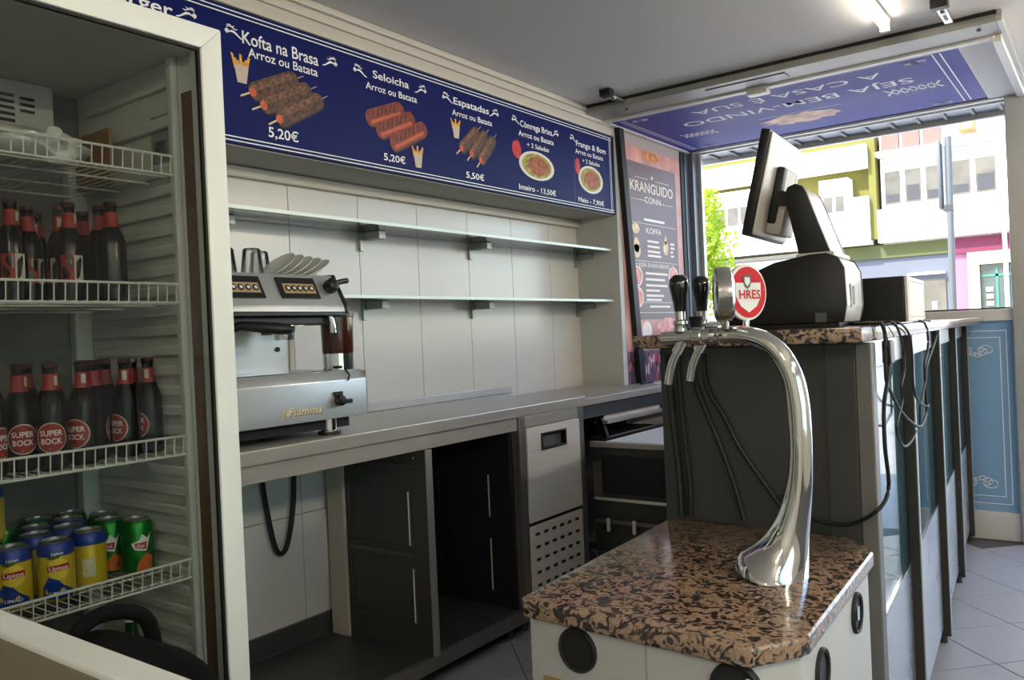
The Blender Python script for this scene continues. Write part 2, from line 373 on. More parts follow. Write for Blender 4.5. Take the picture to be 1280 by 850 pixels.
MB().cyl((-1.135, 8, -.02), (-1.115, 8, 2.75), .028, 12).build('pole', mat('pole_grey', (92, 94, 94), .5, .3), ss)
MB().box(-1.20, -1.172, 7.95, 8.35, 2.13, 2.72, .008).build('plate', mat('sign_back', (88, 90, 90), .4, .3), ss)
MB().box(-1.172, -1.163, 7.99, 8.31, 2.16, 2.69).build('plate_rim', DARKM, ss)
bx('bracket', DARKM, ss, -1.165, -1.09, 7.97, 8.03, 2.11, 2.16)
# tree
tr = thing('street_tree', 'bright green leafy tree at the left end of the window', 'tree', (-7.3, 16.5, -.02))
MB().sweep([((-7.3, 16.5, -.02), .16, .16), ((-7.25, 16.5, 1.6), .12, .12), ((-7.35, 16.5, 3.2), .07, .07), ((-7.3, 16.5, 4.3), .03, .03)], 10).build('trunk', mat('bark', (92, 80, 62), .9, noise=.3, nscale=20), tr)
lf = MB(); rnd = random.Random(3)
for k in range(5200):
    while True:
        p = Vector((rnd.uniform(-1, 1), rnd.uniform(-1, 1), rnd.uniform(-1, 1)))
        if .35 < p.length < 1: break
    bump = 1 + .22*math.sin(7*p.x+3*p.z)*math.cos(6*p.z-2*p.y)
    c = Vector((-7.3, 16.5, 2.75)) + Vector((p.x*.92*bump, p.y*.95*bump, p.z*1.55*bump))
    n = Vector((rnd.gauss(0, 1), rnd.gauss(0, 1), rnd.gauss(0, 1)+.5)).normalized(); a = n.orthogonal().normalized(); b = n.cross(a); s = rnd.uniform(.045, .085)
    lf.add([c-a*s, c+b*s*.55, c+a*s, c-b*s*.55], [(0, 1, 2, 3)])
LEAF = mat('leaf', (150, 172, 42), .55, noise=.35, nscale=3)
pn = LEAF.node_tree; pp = pn.nodes['Principled BSDF']
tl = pn.nodes.new('ShaderNodeBsdfTranslucent'); tl.inputs[0].default_value = lin((170, 190, 40))+(1,); ms = pn.nodes.new('ShaderNodeMixShader'); ms.inputs[0].default_value = .4
pn.links.new(pp.outputs[0], ms.inputs[1]); pn.links.new(tl.outputs[0], ms.inputs[2]); pn.links.new(ms.outputs[0], pn.nodes['Material Output'].inputs[0])
tag(lf.build('foliage', LEAF, tr, smooth=False), kind='stuff')

# ================================================================== LAMPS
EM = mat('fill_tube_light', (255, 255, 255), .5, emit=(255, 238, 212), estr=72)  # glow of the added fill tubes
EMS = mat('tube_light_soft', (255, 255, 255), .5, emit=(255, 244, 226), estr=9)
def tube_lamp(x, y0, y1, label, em=None, drop=.2):
    t = thing('tube_lamp', label, 'lamp', (x, (y0+y1)/2, 2.38)); z = 2.38-drop
    bx('housing', WHITEP, t, x-.02, x+.02, y0, y1, z-.018, z, .003)
    MB().cyl((x, y0+.02, z-.033), (x, y1-.02, z-.033), .013, 14).build('tube', em or EM, t)
    bx('end_cap', WHITEP, t, x-.018, x+.018, y0, y0+.02, z-.05, z-.018, .003); bx('end_cap', WHITEP, t, x-.018, x+.018, y1-.02, y1, z-.05, z-.018, .003)
    if drop:
        for y in (y0+.15, y1-.15): MB().cyl((x, y, z), (x, y, 2.38), .005, 8).build('rod', WHITEP, t)
tube_lamp(-.695, 2.3, 3.53, 'lit white fluorescent tube on the ceiling above the counter', EMS, 0)
tube_lamp(.6, 3.3, 4.5, 'added white fill tube over the customers side, nearest the shop front')  # this tube and the ones below are unseen, added to fill the interior
tube_lamp(.2, -1.9, -.7, 'added white fill tube on the ceiling behind the photographer')
tube_lamp(1.3, .6, 1.8, 'added white fill tube over the customers side, nearest the photographer')
tube_lamp(1.6, -1.2, 0, 'added white fill tube in the far corner behind the photographer')

# ================================================================== MENU BOARD
MX = -2.2
mb = thing('menu_board', 'long navy blue menu board with dishes and prices above the shelves', 'menu board', (MX, 2.0, 1.84))
bx('panel', NAVY, mb, -2.2155, MX, .1, 4.02, 1.84, 2.268, .001, seg=1)
XP = MX+.0008
def mtext(s, y0, y1, z, cap, bold=0, mt=PRINTW): place_text(s, mt, mb, (XP, (y0+y1)/2, z), (0, 1, 0), (0, 0, 1), width=y1-y0, cap=cap, bold=bold)
def mrect(name, mt, y0, y1, z0, z1, x=XP): return flat(name, mt, mb, [(x, y0, z0), (x, y1, z0), (x, y1, z1), (x, y0, z1)])
for z in (2.257, 2.244, 1.849, 1.861): mrect('printed_line', PRINTW, .1, 4.0, z-.0018, z+.0018)
for y in (3.985, 3.972): mrect('printed_line', PRINTW, y-.002, y+.002, 1.849, 2.257)
def flourish(y, z, f, s=1):
    b = MB()
    for a0, l, dz, w in ((0, .062, -.004, .0036), (.5, .040, .012, .0026), (1.1, .030, .018, .0022)):
        pts = [((XP, y+f*(.026-i/10*l)*s, z+(dz + (.010-.004*a0)*math.sin(i/10*1.5*PI+a0*.4) + .012*(i/10)**2*(1 if a0 else .2))*s), w*s*(1.15-abs(i/5-1)*.75)) for i in range(11)]
        up = [(XP, p[1], p[2]+r) for p, r in pts]; dn = [(XP, p[1], p[2]-r) for p, r in pts]
        n = len(pts); b.add(up+dn, [(i, i+1, n+i+1, n+i) for i in range(n-1)])
    b.add([(XP, y+f*(.024+.008*math.cos(t*.52))*s, z+(.004+.007*math.sin(t*.52))*s) for t in range(12)], [list(range(12))])
    b.build('printed_flourish', PRINTW, mb, smooth=False)
def capsule(y0, z0, y1, z1, w, name, mt, x=XP, n=8, squash=1):
    d = Vector((y1-y0, z1-z0)); l = d.length; d.normalize(); nn = Vector((-d.y, d.x)); pts = []
    for k in range(n+1):
        a = -PI/2 + PI*k/n; pts.append(Vector((y1, z1)) + d*w*math.cos(a)*.95 + nn*w*math.sin(a))
    for k in range(n+1):
        a = PI/2 + PI*k/n; pts.append(Vector((y0, z0)) + d*w*math.cos(a)*.8 + nn*w*math.sin(a))
    o = flat(name, mt, mb, [(x, p.x, p.y) for p in pts]); return o, d, nn
MEAT = mat('print_kofta', (84, 54, 40), .5, noise=.75, nscale=62)
SAUS = mat('print_sausage', (122, 44, 30), .4, noise=.45, nscale=34)
CHAR = mat('print_char', (62, 26, 18), .5)
RARE = mat('print_red_end', (196, 84, 52), .5, noise=.3, nscale=60)
WOOD = mat('print_stick', (220, 196, 160), .5)
FRY = mat('print_fries', (222, 164, 62), .5, noise=.3, nscale=80)
CUP = mat('print_fries_cup', (196, 178, 160), .5, noise=.2, nscale=40)
def meat3(segs, w, kind):
    for k, (y0, z0, y1, z1) in enumerate(segs):
        x = XP + .0006*k
        mt = SAUS if kind == 'sausage' else MEAT
        if kind != 'sausage':
            d = Vector((y1-y0, z1-z0)).normalized(); nn = Vector((-d.y, d.x))*.003; a = Vector((y0, z0))-d*w*2.0; b = Vector((y1, z1))+d*w*1.9
            flat('printed_skewer', WOOD, mb, [(x, a.x-nn.x, a.y-nn.y), (x, b.x-nn.x*.3, b.y-nn.y*.3), (x, b.x+nn.x*.3, b.y+nn.y*.3), (x, a.x+nn.x, a.y+nn.y)])
        capsule(y0+.003, z0-.004, y1+.003, z1-.004, w*1.03, 'printed_shadow', mat('print_shadow', (30, 18, 20), .5), x+.0001)
        o, d, nn = capsule(y0, z0, y1, z1, w*.97, 'printed_sausage' if kind == 'sausage' else 'printed_kebab', mt, x+.0002)
        if kind == 'sausage':
            e0 = Vector((y0, z0))-nn*w*.45; e1 = Vector((y1, z1))-nn*w*.45; capsule(e0.x, e0.y, e1.x, e1.y, w*.22, 'printed_highlight', mat('print_sausage_light', (186, 84, 54), .4, noise=.2, nscale=30), x+.0003)
            for q in range(6):
                c = Vector((y0, z0)).lerp(Vector((y1, z1)), .12+.76*q/5) + nn*w*.35; e = nn*w*.42 + d*w*.25; ww = d*.0035
                flat('grill_mark', CHAR, mb, [(x+.0004, *(c-e-ww)), (x+.0004, *(c-e+ww)), (x+.0004, *(c+e+ww)), (x+.0004, *(c+e-ww))])
        else:
            e0 = Vector((y0, z0))+nn*w*.35; e1 = Vector((y1, z1))+nn*w*.35; capsule(e0.x, e0.y, e1.x, e1.y, w*.34, 'printed_highlight', mat('print_kofta_light', (112, 76, 56), .5, noise=.7, nscale=70), x+.0003)
            capsule(y0-d.x*w*.35, z0-d.y*w*.35, y0-d.x*w*.3, z0-d.y*w*.3, w*.5, 'printed_kebab_end', RARE, x+.0004)
def fries(y, z, s):
    P = lambda a, b: (XP+.0003, y+a*s, z+b*s)
    for k in range(7):
        a = -.028+k*.0085; h = .055+.02*math.sin(k*2.3+1)
        flat('printed_fry', FRY, mb, [P(a*.8-.004, 0), P(a*.8+.005, 0), P(a*1.25+.006, h*.62), P(a*1.25-.003, h*.66)])
    flat('printed_cup', CUP, mb, [(XP+.0006, p[1], p[2]) for p in (P(-.017, -.042), P(.017, -.042), P(.027, .014), P(-.027, .014))])
mtext('Hamburger', 1.02, 1.389, 2.178, .040, .012); flourish(1.435, 2.198, 1)
mtext('Kofta na Brasa', 1.626, 1.935, 2.165, .042, .012); mtext('Arroz ou Batata', 1.646, 1.93, 2.127, .030, .01)
flourish(1.595, 2.186, -1); flourish(1.99, 2.186, 1); fries(1.618, 2.078, 1.0)
meat3([(1.665, 2.02, 1.815, 2.09), (1.705, 1.985, 1.87, 2.065), (1.765, 1.952, 1.92, 2.04)], .030, 'kofta')
mtext('5,20€', 1.711, 1.833, 1.883, .034, .012)
mtext('Seloicha', 2.196, 2.39, 2.184, .030, .012); mtext('Arroz ou Batata', 2.157, 2.433, 2.137, .026, .01); flourish(2.13, 2.19, -1); flourish(2.46, 2.19, 1)
meat3([(2.175, 2.03, 2.325, 2.088), (2.225, 1.992, 2.385, 2.062), (2.295, 1.955, 2.452, 2.035)], .033, 'sausage')
mtext('5,20€', 2.235, 2.352, 1.884, .027, .012); fries(2.425, 1.92, .95)
mtext('Espatadas', 2.66, 2.9, 2.180, .030, .012); mtext('Arroz ou Batata', 2.647, 2.92, 2.132, .025, .01); flourish(2.62, 2.192, -1); flourish(2.94, 2.188, 1); fries(2.668, 2.075, .9)
meat3([(2.705, 2.005, 2.80, 2.085), (2.77, 1.99, 2.858, 2.078), (2.832, 1.972, 2.915, 2.065)], .026, 'espetada')
mtext('5,50€', 2.723, 2.846, 1.880, .027, .012)
mtext('Cómrega Brixa', 3.136, 3.406, 2.172, .030, .012); mtext('Arroz ou Batata', 3.12, 3.417, 2.127, .026, .01); mtext('+ 2 Saladas', 3.185, 3.37, 2.085, .022, .008)
flourish(3.10, 2.19, -1, .9); flourish(3.435, 2.182, 1, .9)
mtext('Inteiro - 13,50€', 3.107, 3.417, 1.877, .026, .01)
mtext('Frango & Bom', 3.628, 3.932, 2.160, .030, .012); mtext('Arroz ou Batata', 3.617, 3.9, 2.121, .025, .008); mtext('+ 2 Saladas', 3.684, 3.86, 2.082, .022, .008)
flourish(3.6, 2.187, -1, .9); mtext('Meio - 7,90€', 3.627, 3.89, 1.874, .026, .01)
mrect('printed_line', mat('thin_print', (60, 76, 150), .4), 3.598, 3.601, 1.88, 2.1)
def plate(y, z, ry, rz):
    E2 = lambda k, s, x: [(x, y+ry*s*math.cos(2*PI*i/24), z+rz*s*math.sin(2*PI*i/24)) for i in range(24)]
    flat('printed_plate', mat('print_plate', (214, 214, 206), .5), mb, E2(0, 1, XP+.0002))
    flat('printed_garnish', mat('print_garnish', (150, 150, 60), .5, noise=.4, nscale=40), mb, E2(0, .84, XP+.0004))
    pts = [(XP+.0006, y+.01+ry*.66*math.cos(2*PI*i/20)*(1+.12*math.sin(3*i)), z+rz*.66*math.sin(2*PI*i/20)*(1+.1*math.cos(5*i))) for i in range(20)]
    flat('printed_chicken', mat('print_chicken', (152, 84, 44), .5, noise=.5, nscale=45), mb, pts)
plate(3.262, 2.003, .148, .068); plate(3.762, 2.0, .125, .072)
for y, z, s in ((3.10, 2.06, 1), (3.632, 2.055, .7)):
    pts = [(XP+.0005, y+.036*s*math.cos(2*PI*i/14), z+.042*math.sin(2*PI*i/14)*(1+.1*math.cos(4*i))) for i in range(14)]
    flat('printed_tomato', mat('print_tomato', (190, 38, 44), .4, noise=.3, nscale=40), mb, pts)

# ================================================================== POSTER
ps = thing('poster', 'tall pink and grey food poster on the side wall by the window', 'poster', (-2.2, 4.45, .9))
PPINK = mat('poster_pink', (204, 150, 142), .45, noise=.3, nscale=5, spec=.3)
PGREY = mat('poster_grey', (112, 94, 104), .45, noise=.12, nscale=3, spec=.3)
bx('sheet', PPINK, ps, -2.2028, -2.199, 4.078, 4.868, .9, 2.262)
XQ = -2.1985
def prect(name, mt, y0, y1, z0, z1, x=XQ): return flat(name, mt, ps, [(x, y0, z0), (x, y1, z0), (x, y1, z1), (x, y0, z1)])
prect('printed_board', PGREY, 4.16, 4.80, 1.26, 2.17)
PX2 = XQ+.0006
def ptext(s, y, z, cap, wd=None, mt=PRINTW): place_text(s, mt, ps, (PX2, y, z), (0, 1, 0), (0, 0, 1), width=wd, cap=cap, bold=.01)
CRM = mat('cream_print', (226, 214, 200), .5)
ptext('KRANGUIDO', 4.475, 2.005, .062, .56, CRM); ptext('- CONN -', 4.475, 1.945, .038, .30, CRM)
for y0, y1, z in ((4.25, 4.42, 2.085), (4.52, 4.7, 2.085), (4.2, 4.4, 1.955), (4.55, 4.75, 1.955), (4.18, 4.78, 1.82), (4.18, 4.78, 1.60), (4.22, 4.74, 1.36), (4.2, 4.76, 1.30)):
    prect('printed_line', CRM, y0, y1, z-.0015, z+.0015, PX2)
MB().lathe([(0, 0), (.012, .0), (.0, .0005)], (PX2, 4.475, 2.10), 8, (1, 0, 0)).build('printed_star', CRM, ps)
rnd = random.Random(5)
def lines(y0, y1, zs, cap=.013):
    for z in zs:
        l = rnd.uniform(.55, 1)*(y1-y0); prect('printed_text_line', CRM, y0, y0+l, z-cap/2, z+cap/2, PX2)
prect('printed_text_line', PRINTW, 4.35, 4.62, 1.838, 1.852, PX2)
ptext('KOFFA', 4.47, 1.765, .035, .2, CRM)
lines(4.38, 4.56, [1.72, 1.69, 1.66, 1.635]); lines(4.69, 4.75, [1.72, 1.695, 1.67, 1.645])
ptext('X KEM-SHAWARMAL X', 4.47, 1.565, .026, .52, CRM)
lines(4.34, 4.64, [1.53, 1.495, 1.46, 1.43, 1.40, 1.375])
lines(4.38, 4.72, [1.335])
FOODP = mat('print_peach_food', (224, 138, 118), .5, noise=.4, nscale=25); FOODC = mat('print_cream_food', (222, 190, 150), .5, noise=.4, nscale=25)
def disc(y, z, r, rz, mt, name, x=PX2): flat(name, mt, ps, [(x, y+r*math.cos(2*PI*i/20), z+rz*math.sin(2*PI*i/20)) for i in range(20)])
for y, z, r, rz in ((4.235, 1.51, .07, .06), (4.715, 1.52, .07, .06), (4.24, 1.39, .065, .06)):
    disc(y, z, r, rz, CRM, 'printed_plate'); disc(y, z, r*.84, rz*.84, FOODP, 'printed_food', PX2+.0004)
for y, z, r, rz in ((4.24, 1.785, .05, .03), (4.245, 1.69, .035, .045), (4.245, 1.655, .045, .04), (4.625, 1.69, .035, .045), (4.625, 1.74, .014, .03)):
    disc(y, z, r, rz, FOODC, 'printed_food')
disc(4.47, 2.225, .11, .028, mat('print_gold', (200, 130, 60), .4, noise=.5, nscale=30), 'printed_food')
bxp = prect('printed_crowd', mat('print_crowd', (92, 72, 96), .5, noise=.9, nscale=38, stretch=(1, 1, .5)), 4.08, 4.866, .9, 1.08)
for y, z, r, rz in ((4.3, 1.19, .10, .05), (4.62, 1.2, .16, .07), (4.45, 1.12, .2, .03)):
    disc(y, z, r, rz, mat('print_blossom', (226, 150, 146), .5, noise=.4, nscale=18), 'printed_blossom')
disc(4.33, 1.2, .06, .05, mat('print_white_flower', (232, 216, 212), .5, noise=.2, nscale=20), 'printed_blossom', PX2+.0004)
rc = random.Random(11)
for cn, cc in (('dark', (40, 30, 44)), ('rose', (190, 90, 100)), ('pale', (200, 180, 190)), ('plum', (84, 50, 80))):
    b = MB()
    for k in range(34):
        y = rc.uniform(4.09, 4.85); z = rc.uniform(.92, 1.06); w_ = rc.uniform(.005, .014); h_ = rc.uniform(.015, .04); xx = PX2+.0003+.0001*k/34
        b.add([(xx, y+w_*math.cos(2*PI*i/8), z+h_*math.sin(2*PI*i/8)) for i in range(8)], [list(range(8))])
    tag(b.build('printed_figures', mat('print_fig_'+cn, cc, .5), ps, smooth=False), kind='stuff')
# black bar leaning on the poster wall
ln = MB(); ln.add([(-2.195, 4.165, .901), (-2.195, 4.225, .901), (-2.195, 4.085, 2.32), (-2.195, 4.035, 2.32), (-2.165, 4.165, .901), (-2.165, 4.225, .901), (-2.165, 4.085, 2.32), (-2.165, 4.035, 2.32)],
    [(0, 1, 2, 3), (4, 5, 6, 7), (0, 1, 5, 4), (1, 2, 6, 5), (2, 3, 7, 6), (3, 0, 4, 7)])
tag(ln.build('black_bar', RUBBER), 'black bar leaning against the poster wall from worktop to flap', 'bar')

# ================================================================== FLAP
fl = thing('window_flap', 'blue printed window flap folded up under the ceiling', 'window flap', (-1.25, 4.4, 2.32))
bx('near_rail', mat('flap_alu', (150, 150, 143), .45, .5, noise=.05, nscale=4), fl, -2.19, -.335, 3.72, 3.90, 2.335, 2.377, .003)
bx('near_lip', ALUW, fl, -2.19, -.36, 3.90, 3.94, 2.325, 2.365, .003)
bx('near_seal', RUBBER, fl, -2.19, -.335, 3.715, 3.7195, 2.365, 2.379)
bx('side_rail', ALUW, fl, -.37, -.335, 3.905, 5.0, 2.31, 2.372, .003)
bx('side_rail_groove', ALU, fl, -.3345, -.315, 3.72, 5.0, 2.335, 2.378, .002)
bx('side_board', mat('stone_board', (196, 196, 192), .6, noise=.08, nscale=12), fl, -.50, -.371, 3.945, 5.0, 2.33, 2.36)
bx('print_panel', FLAPB, fl, -2.17, -.501, 3.945, 4.955, 2.328, 2.36)
bx('far_seal', RUBBER, fl, -2.17, -.501, 4.9555, 4.98, 2.324, 2.36); bx('far_rail', ALUW, fl, -2.19, -.371, 5.0005, 5.03, 2.322, 2.37, .003)
bx('left_rail', ALUW, fl, -2.198, -2.171, 3.945, 5.0, 2.322, 2.37, .003)
bx('handle_recess', SHEET, fl, -1.55, -1.17, 3.765, 3.83, 2.331, 2.3345)
bx('latch', ALUW, fl, -1.40, -1.30, 3.905, 3.96, 2.305, 2.3245, .003)
for x in (-1.98, -.40): MB().cyl((x, 3.78, 2.328), (x, 3.78, 2.336), .008, 10).build('screw', DARKM, fl)
ZF = 2.3272
def ftext(s, x0, x1, y, cap): place_text(s, PRINTW, fl, ((x0+x1)/2, y, ZF), (-1, 0, 0), (0, 1, 0), width=abs(x1-x0), cap=cap, bold=.004)
ftext('SEJA BEM-VINDO', -1.90, -.735, 4.255, .10); ftext('A CASA É SUA', -1.76, -.835, 4.065, .09)
def frect(x0, x1, y0, y1, mt=PRINTW, name='printed_line', z=ZF): flat(name, mt, fl, [(x0, y0, z), (x1, y0, z), (x1, y1, z), (x0, y1, z)])
for x in (-.57, -.60, -2.12, -2.10): frect(x-.003, x+.003, 3.96, 4.93)
frect(-2.1, -.6, 3.953, 3.957)
def weave(cx, cy, s):
    b = MB()
    for k in range(6):
        for f in (1, -1):
            x0 = cx-.11*s+k*.04*s
            b.add([(x0-.006, cy-.06*s*f, ZF), (x0+.006, cy-.06*s*f, ZF), (x0+.05*s+.006, cy+.06*s*f, ZF), (x0+.05*s-.006, cy+.06*s*f, ZF)], [(0, 1, 2, 3)])
    b.build('printed_knot', PRINTW, fl, smooth=False)
weave(-.78, 4.47, 1.0); weave(-1.93, 4.55, .8)
for cx, cy in ((-.68, 4.02), (-2.03, 4.02), (-.70, 4.88), (-2.0, 4.88)):
    b = MB()
    for k in range(7):
        a = k*.9; b.tube([(cx+.06*math.cos(a+t*.5)*(.3+.1*t), cy+.035*math.sin(a+t*.5)*(.3+.12*t), ZF) for t in range(6)], .0025, 4)
    b.build('printed_flourish', mat('faint_print', (176, 180, 210), .5), fl)
flat('printed_hands', mat('print_hands', (196, 158, 130), .5, noise=.5, nscale=9), fl, [(-1.35+.20*math.cos(2*PI*i/24)*(1+.2*math.sin(3*i)), 4.62+.11*math.sin(2*PI*i/24)*(1+.2*math.cos(4*i)), ZF) for i in range(24)])
frect(-1.55, -1.1, 4.49, 4.496)
for x, lb in ((-1.965, 'left metal ceiling bracket holding the flap, by the menu board'), (-.49, 'right metal ceiling bracket holding the flap, near the tube light')):
    y0 = 3.57 if x < -1 else 3.47
    k = thing('flap_bracket', lb, 'bracket', (x, y0, 2.38))
    bx('block', BLACK, k, x-.03, x+.03, y0-.045, y0, 2.345, 2.38, .004); bx('arm', CHROMEB, k, x-.017, x+.017, y0, y0+.2, 2.352, 2.372, .003)
    bx('arm_slot', DARKM, k, x-.006, x+.006, y0+.03, y0+.15, 2.3505, 2.353); MB().cyl((x, y0+.05, 2.344), (x, y0+.05, 2.352), .01, 10).build('bolt', CHROMEB, k)

# ================================================================== GLASS SHELVES
RAILM = mat('grey_bracket', (164, 166, 164), .45, .6)
for z, nm in ((1.645, 'upper long glass shelf on the tiled wall'), (1.364, 'lower long glass shelf on the tiled wall, behind the coffee machine')):
    s = thing('glass_shelf', nm, 'shelf', (-2.35, 2.7, z))
    bx('pane', SHELFG, s, -2.46, -2.246, 1.3, 4.025, z, z+.012); bx('edge', EDGEG, s, -2.246, -2.243, 1.3, 4.025, z, z+.012)
    for y in (1.64, 2.345, 3.046, 4.0):
        bx('bracket', RAILM, s, -2.45, -2.36, y-.014+.02, y+.014+.03, z-.032, z-.001, .002)
        bx('upright', RAILM, s, -2.467, -2.452, y-.010, y+.012, z-.075, z-.001, .002)

# ================================================================== WORKTOP RUN
wt = thing('worktop', 'long stainless steel worktop carrying the coffee machine', 'worktop', (-2.2, 2.2, .872))
bx('top', STEELH, wt, -2.467, -1.93, 1.24, 3.17, .872, .915, .004)
bx('upstand', STEELH, wt, -2.467, -2.45, 1.24, 3.32, .9155, .951, .003)
bx('apron', STEELH, wt, -1.965, -1.942, 1.24, 2.655, .82, .8715, .002)
wt2 = thing('worktop', 'short lower stainless steel worktop below the poster', 'worktop', (-2.2, 4, .867))
MB().prism([(-2.45, 3.172), (-1.95, 3.172), (-1.95, 4.97), (-2.195, 4.97), (-2.195, 4.025), (-2.45, 4.025)], 'z', .867, .90, .003).build('top', STEELH, wt2, ang=22)
bx('apron', SHEET, wt2, -1.985, -1.965, 3.172, 4.98, .805, .8665, .002)
tag(bx('pen', BLACK, None, -2.12, -2.105, 4.06, 4.2, .9005, .912, .004), 'black marker lying on the lower worktop under the poster', 'pen')
tag(MB().box(-2.06, -1.98, 4.10, 4.36, .9005, .906, .001).build('paper_sheet', PRINTW), 'white paper sheet on the lower worktop under the poster', 'paper')
un = thing('base_unit', 'open stainless base unit with bottom shelf and divider under the worktop', 'cabinet', (-2.2, 1.95, 0))
bx('bottom_shelf', SHEET, un, -2.45, -1.955, 1.24, 2.654, .085, .104); bx('shelf_front', STEELD, un, -1.955, -1.93, 1.24, 2.654, .056, .105, .003)
bx('back_upstand', SHEET, un, -2.467, -2.452, 1.24, 2.654, .1045, .182, .002)
dv = bx('divider', DARKM, un, -2.42, -1.932, 2.10, 2.122, .1045, .819, .002)
bx('divider_edge', mat('edge_steel', (150, 148, 144), .4, .5), dv, -1.9315, -1.927, 2.094, 2.126, .1045, .819, .001)
bx('divider_back_strip', mat('strip_taupe', (168, 160, 146), .5), dv, -2.435, -2.345, 2.085, 2.0995, .1045, .80, .003)
def embossed(par, y, x0, x1, z0, z1, f=-1, mt=DARKM):
    t = .008
    for a, b, c, d in ((x0, x1, z0, z0+t), (x0, x1, z1-t, z1), (x0, x0+t, z0+t, z1-t), (x1-t, x1, z0+t, z1-t)):
        bx('emboss_rib', mt, par, a, b, y-.004, y-.0002, c, d, .0015, seg=1)
    bx('rail_highlight', STEEL, par, x1-.012, x1-.006, y-.007, y-.0042, z0+.01, z1-.02, .001, seg=1)
embossed(dv, 2.10, -2.33, -2.01, .47, .69); embossed(dv, 2.10, -2.33, -2.0, .20, .42)
bx('runner', SHEET, dv, -2.33, -2.01, 2.092, 2.0995, .44, .455, .002); bx('top_flange', SHEET, dv, -2.40, -1.94, 2.085, 2.0995, .76, .765)
MB().cyl((-1.98, 2.088, .79), (-1.98, 2.0995, .79), .005, 8).build('rivet', CHROMEB, dv)
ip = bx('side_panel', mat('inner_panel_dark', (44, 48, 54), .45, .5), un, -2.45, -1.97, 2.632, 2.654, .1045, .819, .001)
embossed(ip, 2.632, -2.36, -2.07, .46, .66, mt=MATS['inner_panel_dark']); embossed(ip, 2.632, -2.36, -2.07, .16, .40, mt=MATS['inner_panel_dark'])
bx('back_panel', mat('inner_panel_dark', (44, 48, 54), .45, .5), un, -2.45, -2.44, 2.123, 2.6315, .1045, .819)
for x in (-2.40, -1.99):
    for y in (1.3, 2.0, 2.6): MB().cyl((x, y, 0), (x, y, .056 if x > -2 else .084), .018, 12).build('foot', DARKM, un)
# refrigerated unit
ru = thing('refrigerated_unit', 'stainless under-counter fridge with grip door and slotted vent plate', 'fridge', (-2.2, 2.9, 0))
bx('carcass', STEELD, ru, -2.44, -1.953, 2.657, 3.15, .06, .871)
bx('post', STEELD, ru, -1.952, -1.934, 2.657, 2.70, .05, .8705, .003); bx('post', STEELD, ru, -1.952, -1.934, 3.108, 3.15, .05, .8705, .003)
bx('top_rail', STEELH, ru, -1.952, -1.936, 2.7005, 3.1075, .826, .8705, .002)
dr = MB()
for a, b, c, d in ((2.703, 2.803, .438, .823), (2.993, 3.105, .438, .823), (2.803, 2.993, .438, .722), (2.803, 2.993, .792, .823)): dr.box(-1.952, -1.93, a, b, c, d)
door = dr.build('door', STEEL, ru)
gp = MB()
for a, b, c, d in ((2.803, 2.993, .722, .730), (2.803, 2.993, .784, .792), (2.803, 2.812, .730, .784), (2.984, 2.993, .730, .784)): gp.box(-1.951, -1.925, a, b, c, d, .002)
hd = gp.build('handle', BLACK, door); bx('handle_pocket', STEELD, hd, -1.953, -1.948, 2.812, 2.984, .730, .784)
bx('gap_seal', BLACK, ru, -1.9525, -1.945, 2.703, 3.105, .42, .4375)
vp = bx('vent_plate', STEEL, ru, -1.952, -1.932, 2.703, 3.105, .08, .4195, .002)
sl_ = MB()
for i in range(6):
    for j in range(6):
        y = 2.738+i*.0605; z = .385-j*.052; sl_.box(-1.9325, -1.9312, y, y+.030, z-.006, z+.006, .0005, 1)
sl_.build('vent_slots', BLACK, vp)
for y in (2.70, 3.11): MB().cyl((-1.99, y, 0), (-1.99, y, .06), .02, 12).build('foot', DARKM, ru)
# grill cabinet drawn out under the lower worktop
gc = thing('grill_cabinet', 'dark steel grill cabinet standing out from under the lower worktop', 'cabinet', (-1.77, 3.6, 0))
bx('side_panel', DARKM, gc, -1.95, -1.50, 3.24, 3.262, .20, .675, .002); bx('side_inner', mat('cab_black', (36, 39, 42), .5, .3), gc, -1.90, -1.50, 3.236, 3.2398, .47, .64)
bx('side_strip', mat('brown_grey_strip', (98, 90, 82), .5), gc, -1.945, -1.905, 3.234, 3.2398, .45, .61)
bx('rim', STEELH, gc, -1.955, -1.50, 3.228, 3.27, .676, .70, .003)
bx('mid_rail', STEEL, gc, -1.945, -1.50, 3.228, 3.2398, .437, .449, .002); bx('mid_panel', DARKM, gc, -1.945, -1.50, 3.232, 3.2398, .36, .436)
bx('low_rail', STEELD, gc, -1.945, -1.50, 3.226, 3.2398, .335, .352, .002)
for x in (-1.87, -1.74): bx('hook', STEEL, gc, x-.008, x+.008, 3.215, 3.2259, .30, .36, .003)
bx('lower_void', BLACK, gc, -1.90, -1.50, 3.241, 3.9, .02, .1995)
bx('tray', PRINTW, gc, -1.93, -1.50, 3.2705, 3.97, .676, .69); bx('front_panel', DARKM, gc, -1.50, -1.48, 3.24, 3.98, .05, .69, .002)
bx('back_side', DARKM, gc, -1.95, -1.50, 3.96, 3.98, .05, .675, .002); bx('leg', STEELD, gc, -1.955, -1.915, 3.262, 3.29, 0, .1995)
